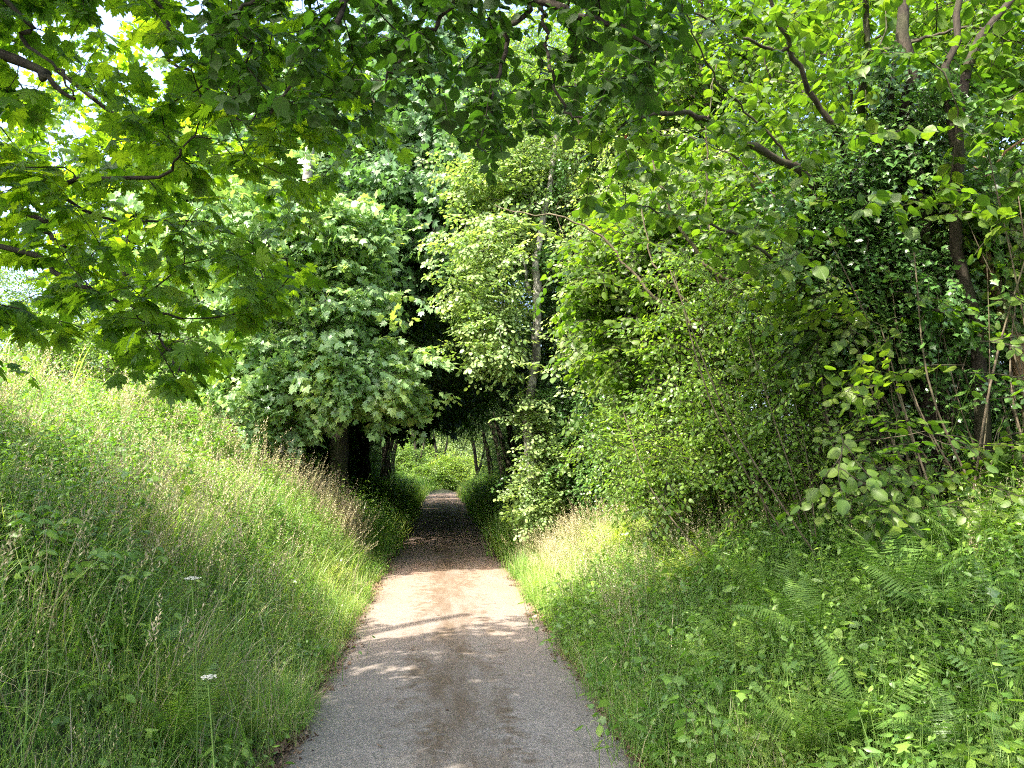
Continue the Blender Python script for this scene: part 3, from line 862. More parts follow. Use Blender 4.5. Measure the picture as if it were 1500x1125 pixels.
# litter along both edges
for lab, a, b in (('brown leaf litter along the left edge of the lane', -.16, .10), ('brown leaf litter along the right edge of the lane', -.10, .18)):
    n = 1100
    y = near(2.2, 16, 1.4)(n); y = y[vnoise(y, 3, 2.2, len(lab)) + R.normal(size=n) * .35 > -.1]; n = len(y)
    x = (RL if 'left' in lab else RR) + R.normal(size=n) * .085 + (a + b) / 2
    zz = np.where((x > RL) & (x < RR), .014, np.maximum(Z(x, y), 0) + .004)
    tag(scatter('leaf_litter', 'litter', np.stack([x, y, zz], 1), np.stack([0 * x, 0 * x, R.uniform(0, 6.28, n)], 1), R.uniform(.6, 1.2, n)), lab, 'leaf litter', kind='stuff')

# ================================================================== NEAR TREES WITH SINGLE LEAVES
def leaves_on(P, par, tips, mode, size, pet=.5):
    """leaf frames along the last metres of each twig"""
    pos = []; tip = []; nrm = []; sc = []
    for t in tips:
        q = t; path = [t]
        while len(path) < 4 and par[q] >= 0: q = par[q]; path.append(q)
        pts = P[path]
        D = pts[0] - pts[1]; D /= np.linalg.norm(D) + 1e-9
        L = np.concatenate([[0], np.cumsum(np.linalg.norm(np.diff(pts, axis=0), axis=1))])
        hd = math.atan2(D[1], D[0])
        if mode == 'opp': s = [0, 0, .07, .07, .17, .17, .30, .30, .45]
        else: s = [0, .03, .07, .11, .15, .20, .26, .33, .41, .50] if size < .07 else [0, .04, .09, .14, .20, .26, .33, .40, .48, .56]
        for k, u in enumerate(s):
            if u > L[-1]: break
            p = np.array([np.interp(u, L, pts[:, c]) for c in range(3)])
            sd_ = 1 if k % 2 else -1
            a = hd + sd_ * (R.uniform(.3, 1.3) if mode == 'opp' else R.uniform(.6, 1.3)) + R.normal() * .25
            dz = -R.uniform(.05, .75)
            pos.append(p); tip.append((math.cos(a), math.sin(a), dz))
            nrm.append(np.array([0, 0, 1.]) + R.normal(size=3) * .35); sc.append(size * R.uniform(.62, 1.12))
    return frame(np.array(pos), np.array(tip), np.array(nrm), np.array(sc))

def single_leaf_tree(name, label, cat, base, trunks, limbs, A, mode, size, temps, mats, group=None, nleaf=300, sag=.05, rt=.0035, bark='bark', step=.28, dead=None):
    base = np.asarray(base, float)
    root = thing(name, label, cat, base, group)
    seeds = []
    for pts, r0, r1 in trunks:
        p = trunk_pts(pts, 22, .015); t = tube(p, np.linspace(r0, r1, len(p)), 9); t['v'] -= base
        obj('trunk', mesh('trunk', t, [bark]), root); seeds.append(p)
    for pts, r0, r1 in limbs:
        p = spline(pts, 26); p[1:-1] += R.normal(size=(24, 3)) * .008
        t = tube(p, np.linspace(r0, r1, len(p)) * (1 + .12 * np.sin(np.arange(26) * 2.1)), 7); t['v'] -= base
        obj('limb', mesh('limb', t, [bark]), root); seeds.append(p)
    P, par, tips, ns = grow(seeds[len(trunks):] or seeds, A, step=step, sag=sag, jit=.05, uponly=False)
    t, rad = branch_mesh(P, par, ns, rt, .36, 5, rmax=.02); t['v'] -= base
    tag(obj('twigs', mesh('twigs', t, [bark]), root), kind='stuff')
    Ms = leaves_on(P, par, tips, mode, size)
    c = Ms[:, :3, 3] + Ms[:, :3, 1] * .5
    px, py, z = topix(c)
    inside = (z > .3) & (px > 5) & (px < 1495) & (py > 5) & (py < 1120)
    score = np.where(inside, np.linalg.norm(Ms[:, :3, 0], axis=1) / np.maximum(z, .3), -1)
    o_ = np.argsort(-score); pick = o_[:nleaf]; rest = o_[nleaf:]
    var = []
    for k in range(12):
        tt = dict(temps[k % len(temps)]); tt['r'] = np.full(len(tt['v']), (k + .5) / 12); var.append(mesh('leaf', tt, mats))
    for i in pick:
        o = bpy.data.objects.new('leaf', var[int(R.integers(12))]); COL.objects.link(o); o.parent = root
        m = Ms[i].copy(); m[:3, 3] -= base; o.matrix_basis = Matrix(m.tolist())
    parts = []
    for k, tt in enumerate(temps):
        s = rest[k::len(temps)]
        if len(s): parts.append(multi(tt, Ms[s], R.random(len(s))))
    t = joinT(parts); t['v'] -= base
    tag(obj('foliage', mesh('foliage', t, mats), root), kind='stuff')
    return root, base

MH = [leaf_fan(MAPLE_HI, f, d, .5, w) for f, d, w in ((.15, .25, .03), (.45, .40, .04), (-.15, .15, .04), (.30, .7, .03))]
OH = [leaf_fan(OVAL_HI, f, d, .16, w) for f, d, w in ((.15, .25, .02), (.55, .35, .02), (-.2, .15, .03), (.3, .6, .02))]
def wider(t, s):
    t = dict(t); t['v'] = t['v'] * np.array([s, 1, 1]); return t
RH = [wider(t, 1.2) for t in OH]

# --- near sycamore reaching in from the left
B = (-6.4, 3.2, float(Z(-6.4, 3.2)))
poly = [(-120, -60), (420, -60), (520, 40), (560, 150), (600, 205), (520, 240), (470, 290), (455, 400), (400, 450), (330, 500), (330, 555), (235, 590), (200, 540), (130, 560), (90, 500), (40, 575), (-120, 560)]
A = np.concatenate([sample_poly(poly, 210, 3.5, 4.8), sample_poly(poly, 140, 4.8, 6.6)])
T0 = [(B, .22, .10)]
syc_tr = [([B, (-6.35, 3.3, 3.6), (-6.2, 3.5, 5.4), (-6.0, 3.9, 8.0), (-5.9, 4.0, 10.0)], .24, .08)]
limbs = [
    ([(-6.3, 3.4, 3.3), (-4.6, 4.0, 3.3), pix(0, 360, 4.2), pix(80, 400, 4.15), pix(160, 437, 4.1), pix(210, 455, 4.1), pix(268, 467, 4.0)], .022, .005),
    ([pix(205, 452, 4.1), pix(225, 485, 4.05), pix(250, 520, 4.0), pix(272, 546, 4.0)], .008, .004),
    ([(-6.25, 3.5, 4.0), (-4.4, 4.0, 3.9), pix(0, 266, 4.3), pix(105, 264, 4.2), pix(180, 262, 4.1), pix(245, 255, 4.0), pix(262, 225, 3.9), pix(285, 200, 3.9)], .020, .004),
    ([(-6.2, 3.5, 4.8), (-4.4, 3.9, 4.5), pix(0, 78, 4.0), pix(60, 112, 3.9), pix(110, 145, 3.9)], .045, .008),
    ([(-6.2, 3.5, 5.4), (-4.0, 3.8, 5.2), pix(5, 0, 4.0), pix(30, 55, 4.0), pix(85, 98, 3.95), pix(108, 140, 3.9)], .020, .004),
    ([(-6.2, 3.6, 5.8), (-3.5, 4.2, 5.6), pix(205, -20, 4.4), pix(240, 75, 4.3), pix(300, 125, 4.3), pix(380, 200, 4.4)], .020, .004),
    ([(-6.3, 3.4, 3.6), (-4.8, 4.3, 3.7), pix(15, 305, 4.9), pix(60, 335, 4.85), pix(95, 362, 4.8)], .026, .012),
    ([pix(60, 262, 4.9), pix(150, 320, 5.2), pix(300, 330, 5.4), pix(420, 380, 5.6)], .012, .004),
    ([(-6.1, 3.7, 6.0), (-3.6, 5.0, 5.0), pix(212, 200, 5.0), pix(270, 222, 5.0), pix(335, 253, 5.0)], .020, .007),
]
root, b0 = single_leaf_tree('sycamore_tree', 'near sycamore whose big lobed leaves hang in from the left above the bank', 'tree', B, syc_tr, limbs, A, 'opp', .108, MH, ['syc', 'twig'], step=.25, bark='twig', rt=.0024)
# rest of its crown: overhead and to the left, outside the frame
A2 = np.concatenate([ell((-6.6, 1.2, 7.8), (3.4, 2.6, 2.2), 170, .3), ell((-3.6, 1.5, 6.8), (2.6, 2.5, 1.0), 150, .3), ell((-2.8, 3.9, 6.3), (2.0, 1.0, .9), 70, .3)])
D = A2 - np.array([-6.3, 3.4, 5.0])
scatter('upper_crown', 'syc', np.repeat(A2, 2, 0) + R.normal(size=(len(A2) * 2, 3)) * .3, dir_euler(np.repeat(D, 2, 0)), R.uniform(.9, 1.3, len(A2) * 2), root, b0)

# --- dark round leaves overhead
B = np.array((4.3, -1.2, float(Z(4.3, -1.2))))
poly = [(250, -80), (1010, -80), (1010, 90), (960, 150), (900, 150), (860, 215), (800, 190), (750, 200), (725, 262), (690, 262), (670, 190), (600, 150), (560, 190), (440, 180), (330, 180), (280, 60)]
A = np.concatenate([sample_poly(poly, 330, 2.7, 3.5), sample_poly(poly, 170, 3.5, 4.3)])
limbs = [
    ([(4.2, -1.0, 3.0), (3.2, .3, 4.2), (1.9, 1.9, 4.35), pix(770, -60, 3.1), pix(800, 5, 3.05), pix(845, 22, 3.0), pix(900, 36, 3.0), pix(960, 75, 3.0)], .035, .006),
    ([pix(775, -50, 3.1), pix(775, 20, 3.05), pix(742, 45, 3.0), pix(738, 80, 3.0), pix(722, 130, 2.95), pix(712, 190, 2.95), pix(700, 215, 2.95)], .014, .004),
    ([(3.2, .3, 4.2), (1.4, 2.4, 4.5), pix(560, -40, 3.3), pix(500, 20, 3.2), pix(450, 90, 3.2), pix(395, 170, 3.2)], .026, .005),
    ([pix(795, 0, 3.05), pix(800, 60, 3.05), pix(812, 120, 3.0), pix(835, 165, 3.0), pix(870, 185, 3.0)], .010, .004),
    ([pix(560, -40, 3.3), pix(460, -20, 3.3), pix(370, 5, 3.3), pix(300, 40, 3.3)], .018, .005),
    ([pix(715, -70, 3.1), pix(650, 20, 3.1), pix(600, 70, 3.1), pix(560, 130, 3.1)], .014, .004),
]
root, b0 = single_leaf_tree('overhanging_tree', 'dark round leaved tree hanging over the lane at the top of the view', 'tree', B,
    [([B, (4.3, -1.1, 2.6), (4.1, -.9, 4.0), (3.9, -.8, 6.5)], .13, .05)], limbs, A, 'alt', .060, RH, ['alder', 'twig'], step=.14, rt=.0018, bark='twig')
A2 = np.concatenate([ell((3.4, -.2, 5.6), (1.8, 1.6, 1.2), 90, .3), ell((1.2, 1.2, 5.2), (1.8, 1.3, .6), 70, .3), ell((.3, 3.6, 5.6), (2.4, 1.2, .9), 80, .3)])
scatter('upper_crown', 'alder', np.repeat(A2, 2, 0) + R.normal(size=(len(A2) * 2, 3)) * .3, dir_euler(np.repeat(A2 - B, 2, 0)), R.uniform(.9, 1.2, len(A2) * 2), root, b0)

# --- hazel with ivy round its leaning trunk, right
B = pix(1455, 800, 5.8); B[2] = float(Z(B[0], B[1])) - .05
tr = [([B, pix(1395, 620, 5.9), pix(1335, 490, 5.9), pix(1288, 410, 5.9), pix(1262, 320, 5.9), pix(1258, 250, 5.9)], .11, .065)]
poly = [(880, -80), (1560, -80), (1560, 330), (1380, 330), (1240, 380), (1120, 420), (1020, 360), (930, 320), (840, 320), (870, 230), (830, 160), (880, 90)]
A = np.concatenate([sample_poly(poly, 190, 4.4, 5.6), sample_poly(poly, 250, 5.6, 7.2)])
f = lambda *a: [pix(x, y, d) for x, y, d in a]
limbs = [
    (f((1225, 360, 5.9), (1190, 272, 5.7), (1160, 245, 5.6), (1095, 212, 5.4), (1040, 182, 5.2), (1000, 162, 5.1), (930, 175, 4.9), (905, 190, 4.8)), .042, .008),
    (f((1258, 260, 5.9), (1240, 240, 5.8), (1222, 190, 5.6), (1190, 140, 5.5), (1160, 75, 5.3), (1140, 30, 5.2), (1120, -30, 5.1)), .032, .012),
    (f((1258, 260, 5.9), (1262, 200, 5.9), (1264, 130, 5.3), (1270, 80, 5.2), (1267, -20, 5.1)), .036, .020),
    (f((1157, 72, 5.3), (1120, 70, 5.2), (1075, 48, 5.1), (1020, 20, 5.0), (980, -10, 4.9)), .014, .006),
    (f((1160, 245, 5.6), (1130, 200, 5.5), (1080, 150, 5.4), (1040, 100, 5.2), (1005, 20, 5.0)), .012, .005),
    (f((1320, 520, 6.0), (1180, 420, 5.8), (1080, 345, 5.5), (1000, 318, 5.3), (930, 300, 5.2)), .018, .005),
    (f((1258, 330, 5.9), (1180, 330, 6.2), (1090, 240, 6.4), (1010, 200, 6.6)), .016, .006),
    (f((1270, 80, 5.9), (1340, 60, 5.6), (1420, 40, 5.3), (1480, 60, 5.1)), .016, .006),
]
root, b0 = single_leaf_tree('hazel_tree', 'leaning hazel with an ivy clad trunk and bright round leaves on the right', 'tree', B, tr, limbs, A, 'alt', .092, RH, ['hazel', 'twig'], step=.25, rt=.0024)
o = obj('leaf', mesh('leaf', T(MH[3]['v'] * np.array([.42, 1, 1.6]), MH[3]['f'], MH[3]['uv'], .5, MH[3]['m']), ['orange', 'twig']), root)
m = frame(pix(918, 190, 4.6), np.array([.1, 0, -1.]), np.array([.5, -1., .2]), .075)[0]; m[:3, 3] -= b0; o.matrix_basis = Matrix(m.tolist())
o['label'] = 'dead orange leaf hanging from the hazel twig'
clad(root, b0, tr[0][0][1:], .30, 330)
clad(root, b0, f((1290, 420, 5.8), (1262, 300, 5.8), (1255, 215, 5.8)), .26, 160)
clad(root, b0, f((1230, 420, 6.1), (1330, 380, 6.2), (1440, 400, 6.4)), .45, 260)

# ================================================================== RIGHT SIDE
def P3(px, d, z=None):
    p = pix(px, 600, d); p[2] = float(Z(p[0], p[1])) - .05 if z is None else z
    return p
def up(p, *a): return [p] + [np.array(x) for x in a]

# tall dark stemmed trees behind the hazel
def ground_at(px, d): return P3(px, d)
b = ground_at(1385, 8.2)
tree('dark_stemmed_tree', 'dark twin stemmed tree left of the top right corner', 'tree',
     [(f((1362, 770, 5.9), (1356, 450, 5.7), (1345, 280, 5.5), (1330, 180, 5.4), (1328, 60, 5.3), (1320, -60, 5.3)), .07, .04), (f((1320, 770, 6.2), (1325, 350, 5.6), (1308, 180, 5.4), (1312, 60, 5.3)), .04, .02)],
     [((6.4, 9.0, 8.5), (2.4, 2.0, 2.2), 1), (pix(1300, 60, 8.4), (1.6, 1.4, 1.0), 1)], 'hazel', 5, 90, limb_r=.005, sides=7, bark='twig',
     ivy=(f((1358, 500, 5.7), (1345, 280, 5.5), (1332, 160, 5.4), (1328, 90, 5.4)), .16, 150))
tree('forked_dark_tree', 'forked dark tree leaning out towards the top right corner', 'tree',
     [(f((1440, 770, 5.5), (1425, 500, 5.4), (1398, 300, 5.2), (1400, 200, 5.1), (1408, 130, 5.1), (1440, 50, 5.1), (1490, -10, 5.1)), .055, .026),
      (f((1400, 215, 5.1), (1388, 120, 5.1), (1400, 50, 5.1), (1410, -20, 5.1)), .032, .022)],
     [((7.2, 7.0, 7.4), (2.2, 2.0, 1.6), 1)], 'hazel', 5, 80, limb_r=.005, bark='twig')
tree('brown_trunk_tree', 'tree with a bare orange brown trunk at the right edge', 'tree',
     [(f((1560, 780, 5.6), (1510, 580, 5.6), (1480, 480, 5.6), (1462, 420, 5.6), (1440, 372, 5.6)), .075, .05)],
     [(pix(1500, 260, 5.9), (.8, .8, .6), 1)], 'hazel_dark', 3, 26, bark='bark_warm')

# coppiced hazel shrubs with many thin poles
def pole_shrub(label, px, d, n, spread, lean, h, blobs, src='small', nattr=60, per=5, scale=1.0, bark='pole', rr=(.004, .012), jit=.28, name='coppiced_shrub', group='coppiced shrubs of the right hedge'):
    b = ground_at(px, d)
    root = thing(name, label, 'shrub', b, group)
    seeds = []
    for i in range(n):
        q = b + np.array([R.normal() * spread, R.normal() * spread * .6, 0]); q[2] = float(Z(q[0], q[1])) - .05
        hh = h * R.uniform(.6, 1.1)
        e = q + np.array([R.normal() * .42 + lean[0], R.normal() * .35 + lean[1], 1]) * hh * np.array([.4, .4, 1])
        md = (q + e) / 2 + np.array([R.normal() * .12, R.normal() * .1, 0])
        p = spline([q, md, e], 10); r = R.uniform(*rr)
        t = tube(p, np.linspace(r, r * .45, 10), 5); t['v'] -= b
        obj('stem', mesh('stem', t, [bark]), root); seeds.append(p[5:])
    w = np.array([x[2] for x in blobs], float); w /= w.sum()
    A = np.concatenate([ell(x[0], x[1], max(3, int(nattr * wi * .8)), .35) for x, wi in zip(blobs, w)])
    per = per + 1; jit = jit * .72
    P, par, tips, ns = grow(seeds, A, sag=.02)
    t, rad = branch_mesh(P, par, ns, .003, .36, 4, rmax=.02); t['v'] -= b
    tag(obj('twigs', mesh('twigs', t, [bark]), root), kind='stuff')
    D = np.repeat(P[tips] - P[par[tips]], per, 0)
    Q = np.repeat(P[tips], per, 0) + R.normal(size=(len(D), 3)) * jit
    scatter('foliage', src, Q, dir_euler(D + R.normal(size=D.shape) * .3), scale * R.uniform(.7, 1.15, len(Q)), root, b)
    return root, b

pole_shrub('shrub of thin bare poles at the right edge under the brown trunk', 1480, 5.2, 34, .30, (.0, .2), 2.6, [(pix(1470, 330, 5.6), (.9, .8, .5), 1), (pix(1450, 620, 5.0), (.45, .4, .5), .25)], 'hazel', 42, 3)
pole_shrub('shrub of dense thin poles right of the leaning ivy trunk', 1385, 5.7, 34, .35, (-.1, .2), 2.6, [(pix(1380, 360, 6.0), (.9, .8, .5), 1), (pix(1230, 480, 5.8), (.6, .6, .35), .5), (pix(1290, 660, 5.0), (.5, .3, .22), .25)], 'hazel', 56, 3)
pole_shrub('shrub of slanting thin poles below the leaning ivy trunk', 1270, 6.2, 34, .40, (-.3, .1), 2.4, [(pix(1200, 430, 6.4), (1.0, .8, .7), 1), (pix(1190, 620, 6.0), (.5, .4, .4), .4)], 'small', 90, 5)
pole_shrub('shrub with dark slanting stems near the middle of the right hedge', 1150, 7.2, 16, .40, (-.5, .0), 2.6, [(pix(1090, 480, 7.2), (1.1, .9, .8), 1), (pix(1020, 620, 7.2), (.8, .7, .45), .6)], 'small', 100, 5)
pole_shrub('bushy shrub with bluish leaves over the bright ferns', 1030, 8.8, 9, .35, (-.15, .1), 2.4, [(pix(1010, 660, 8.2), (.9, .8, .55), 1), (pix(940, 660, 8.6), (.6, .6, .4), .6)], 'small', 90, 6, .9)
pole_shrub('tall bright leaved shrub leaning out over the right verge', 1060, 9.3, 9, .35, (-.2, .1), 4.2, [(pix(1000, 440, 8.6), (1.4, 1.2, 1.3), 1.4), (pix(1110, 330, 8.4), (1.5, 1.0, .9), 1), (pix(930, 400, 9.0), (.7, .7, .8), .6)], 'hazel', 190, 6)
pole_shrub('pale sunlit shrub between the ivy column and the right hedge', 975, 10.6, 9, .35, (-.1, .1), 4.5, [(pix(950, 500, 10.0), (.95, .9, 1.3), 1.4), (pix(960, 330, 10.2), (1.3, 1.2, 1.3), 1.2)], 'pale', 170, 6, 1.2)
# long arching stems that show in front of the sunlit hedge
b = ground_at(1090, 8.6)
root = thing('arching_stem_shrub', 'shrub of long pale arching stems crossing the sunlit right hedge', 'shrub', b)
for pts, r0, r1 in [(((1090, 740, 8.4), (1060, 560, 8.0), (1010, 475, 7.7), (960, 440, 7.6), (915, 385, 7.6), (880, 345, 7.6), (830, 322, 7.6), (760, 312, 7.7), (725, 300, 7.8)), .022, .005),
                    (((1100, 740, 8.4), (1075, 600, 8.0), (1025, 470, 7.6), (990, 425, 7.5), (960, 390, 7.5), (948, 350, 7.5), (940, 300, 7.5)), .018, .006),
                    (((1120, 740, 8.2), (1110, 560, 7.7), (1075, 430, 7.3), (1035, 390, 7.2), (1000, 340, 7.2), (975, 290, 7.2), (950, 225, 7.2)), .030, .009),
                    (((1180, 760, 7.0), (1215, 560, 6.6), (1205, 440, 6.4), (1165, 385, 6.4), (1160, 340, 6.4), (1100, 270, 6.4)), .032, .012),
                    (((1110, 740, 8.2), (1090, 600, 7.8), (1060, 450, 7.5), (1040, 330, 7.4), (1035, 200, 7.4), (1050, 90, 7.4)), .016, .006)]:
    p = spline(f(*pts), 30); p[1:-1] += R.normal(size=(28, 3)) * .012
    p[0, 2] = float(Z(p[0, 0], p[0, 1])) - .05
    t = tube(p, np.linspace(r0, r1, 30), 6); t['v'] -= b
    obj('stem', mesh('stem', t, ['pole']), root)
# filling trees farther back on the right
bk = [(4.4, 12.2, 9.6), (6.0, 10.6, 2.7), (7.2, 8.8, 2.6), (5.4, 8.4, 2.3), (7.6, 6.6, 2.8), (6.5, 6.2, 3.0), (6.8, 8.6, 4.0), (5.5, 11.5, 5.5), (8.5, 5.0, 5.5), (8.4, 9.5, 7.5), (6.0, 13.5, 8.0)]
labs = ['tall light leaved tree behind the bright hedge at the top of the view', 'low dark shrub deep behind the slanting poles', 'low dark shrub behind the dense thin poles', 'low dark shrub close behind the ivy trunk poles', 'low dark shrub behind the poles at the right edge', 'dark undergrowth shrub behind the pole shrubs at the right edge', 'dense dark shrub behind the leaning hazel', 'leafy tree behind the sunlit right hedge', 'leafy tree filling the gap beyond the right edge poles', 'tall tree filling the upper right behind the dark stems', 'tall leafy tree above the ivy column']
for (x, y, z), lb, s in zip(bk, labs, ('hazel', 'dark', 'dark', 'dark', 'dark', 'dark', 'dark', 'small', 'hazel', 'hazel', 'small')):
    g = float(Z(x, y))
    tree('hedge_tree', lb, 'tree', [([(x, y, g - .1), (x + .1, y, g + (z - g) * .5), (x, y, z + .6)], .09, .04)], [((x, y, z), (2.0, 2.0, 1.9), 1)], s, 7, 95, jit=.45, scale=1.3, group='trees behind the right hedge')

# mid tree: pale trunk, sunlit, ivy at the foot
b = P3(784, 13.0)
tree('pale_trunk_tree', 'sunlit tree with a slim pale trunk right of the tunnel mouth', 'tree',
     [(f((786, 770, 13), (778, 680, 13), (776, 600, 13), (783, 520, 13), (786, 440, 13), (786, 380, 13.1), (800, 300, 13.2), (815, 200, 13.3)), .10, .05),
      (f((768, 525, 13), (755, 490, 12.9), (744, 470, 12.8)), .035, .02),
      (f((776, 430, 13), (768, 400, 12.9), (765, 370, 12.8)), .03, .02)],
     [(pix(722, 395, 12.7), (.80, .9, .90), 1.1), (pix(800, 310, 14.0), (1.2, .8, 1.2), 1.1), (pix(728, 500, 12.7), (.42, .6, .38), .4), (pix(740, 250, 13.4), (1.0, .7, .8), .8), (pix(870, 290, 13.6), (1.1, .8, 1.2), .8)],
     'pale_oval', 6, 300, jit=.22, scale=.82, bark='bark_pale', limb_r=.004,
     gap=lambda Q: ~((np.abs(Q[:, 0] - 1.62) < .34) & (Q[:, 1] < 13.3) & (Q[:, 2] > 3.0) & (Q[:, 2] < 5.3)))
b = P3(782, 12.8)
root = thing('climbing_shrub', 'pale leafy growth wrapping the foot of the slim pale trunk', 'shrub', b)
A = np.concatenate([ell(pix(790, 730, 12.7), (.34, .34, .5), 40, .2), ell(pix(800, 660, 12.7), (.36, .34, .4), 34, .2), ell(pix(770, 600, 12.8), (.28, .3, .4), 20, .2), ell(pix(765, 745, 12.7), (.3, .3, .35), 20, .2)])
P, par, tips, ns = grow([spline([b, b + np.array([.1, 0, 1.]), b + np.array([.0, 0, 2.])], 8)], A)
t, _ = branch_mesh(P, par, ns, .003, .36, 4, rmax=.02); t['v'] -= b
obj('stem', mesh('stem', t, ['twig']), root)
scatter('foliage', 'pale_oval', np.repeat(A, 3, 0) + R.normal(size=(len(A) * 3, 3)) * .12, np.stack([R.normal(size=len(A) * 3) * .5, R.normal(size=len(A) * 3) * .5, R.uniform(0, 6.28, len(A) * 3)], 1), R.uniform(.5, .8, len(A) * 3), root, b)

# dark ivy column behind it
tree('ivy_tree', 'dark ivy covered tree column right of the slim pale trunk', 'tree',
     [(f((885, 780, 13.6), (870, 600, 13.6), (860, 400, 13.7), (850, 200, 13.8), (850, 60, 13.9)), .18, .10)],
     [(pix(860, 130, 13.8), (2.0, 1.8, 1.5), 1), (pix(960, 220, 14), (1.6, 1.5, 1.5), .8)], 'small', 6, 150, jit=.4, scale=1.4,
     ivy=(f((885, 760, 13.5), (868, 600, 13.5), (855, 400, 13.6), (850, 240, 13.7)), .62, 900))
tree('ivy_tree', 'smaller ivy mound between the ivy column and the sunlit hedge', 'tree',
     [(f((905, 770, 12.8), (900, 660, 12.8), (905, 560, 12.9)), .10, .06)],
     [(pix(905, 600, 12.9), (.7, .7, .7), 1)], 'ivy', 5, 60, jit=.25, scale=1.1,
     ivy=(f((905, 750, 12.7), (890, 650, 12.7), (890, 580, 12.8)), .5, 300))

# ================================================================== LEFT / MIDDLE SYCAMORES
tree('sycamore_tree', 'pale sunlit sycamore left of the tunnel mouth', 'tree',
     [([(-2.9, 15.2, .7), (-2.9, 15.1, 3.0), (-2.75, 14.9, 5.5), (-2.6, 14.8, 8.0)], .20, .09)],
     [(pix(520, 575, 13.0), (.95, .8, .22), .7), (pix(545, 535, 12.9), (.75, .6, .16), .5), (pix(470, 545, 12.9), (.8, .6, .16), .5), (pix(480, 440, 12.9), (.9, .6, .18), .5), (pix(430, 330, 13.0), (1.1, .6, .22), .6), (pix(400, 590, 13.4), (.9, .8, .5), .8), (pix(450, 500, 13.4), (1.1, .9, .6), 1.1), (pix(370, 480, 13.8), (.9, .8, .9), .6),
      (pix(450, 380, 13.4), (1.2, 1.0, .7), 1.2), (pix(500, 330, 13.2), (.8, .8, .45), .7), (pix(380, 300, 13.8), (1.3, 1.0, 1.1), 1.1), (pix(340, 560, 13.8), (.7, .6, .5), .6), ((-3.4, 11.0, 5.5), (1.1, .6, .8), .6)],  # last clump is added behind the near leaves to shade the lane
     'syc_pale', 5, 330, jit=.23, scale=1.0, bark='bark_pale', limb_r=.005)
tree('sycamore_tree', 'tall bluish green sycamore behind the pale one', 'tree',
     [([(-2.4, 18.5, .6), (-2.3, 18.4, 4.0), (-1.9, 18.2, 8.0), (-1.6, 18.0, 11.0)], .24, .10)],
     [(pix(615, 300, 14.9), (1.0, .8, 1.1), 1.0), (pix(640, 385, 15.0), (.75, .7, .35), .5), (pix(650, 210, 15.2), (1.1, .8, .8), .6), (pix(580, 300, 16.4), (1.7, 1.3, 1.5), 1.0), (pix(540, 420, 16.2), (1.4, 1.1, .6), .8), (pix(560, 170, 16.8), (2.0, 1.6, 1.6), 1.2), (pix(640, 350, 16.4), (.8, .9, .5), .5), (pix(470, 200, 17), (2.2, 1.8, 1.8), 1), (pix(600, 60, 17.5), (2.2, 1.8, 1.4), 1.0)],
     'syc_blue', 5, 360, jit=.34, scale=1.2, limb_r=.006)
tree('sycamore_tree', 'sycamore behind the left bank under the near hanging leaves', 'tree',
     [([(-8.4, 21.0, 1.9), (-8.4, 20.9, 5.0), (-8.2, 20.7, 10.0)], .24, .10)],
     [(pix(220, 330, 20), (2.8, 2.0, 2.2), 1), (pix(170, 180, 20.3), (3.0, 2.2, 2.2), .8), (pix(310, 430, 19.6), (1.6, 1.4, 1.2), .7)], 'syc', 5, 170, jit=.38, scale=1.3)

# background bushes beyond the left bank
for k, (px, py, d, r, s, lb) in enumerate([
    (40, 560, 19, (2.4, 1.8, 1.4), 'small', 'rounded bush at the left edge beyond the bank'),
    (160, 540, 18, (2.2, 1.8, 1.5), 'small', 'bright green bush beyond the bank under the hanging sycamore leaves'),
    (280, 540, 19, (2.2, 1.8, 1.7), 'pale', 'pale bush beyond the bank beside the pale sycamore'),
    (90, 470, 26, (3.6, 2.6, 2.6), 'dark', 'dark tree in the distance beyond the left bank'),
    (260, 420, 27, (3.8, 2.6, 3.4), 'dark', 'dark tall tree in the distance behind the left bushes'),
    (-40, 500, 24, (3.0, 2.2, 2.0), 'small', 'distant bush partly cut by the left edge')]):
    c = pix(px, py, d); g = float(Z(c[0], c[1]))
    tree('background_bush', lb, 'bush', [([(c[0], c[1], g - .1), (c[0] + .1, c[1], (g + c[2]) / 2), (c[0], c[1], c[2] + .3)], .10, .05)],
         [(c, r, 1), (np.array([c[0], c[1], (g + c[2]) / 2]), (r[0] * .9, r[1] * .9, r[2] * .9), .6)], s, 7, 120, jit=.4, scale=1.5, group='bushes beyond the left bank')

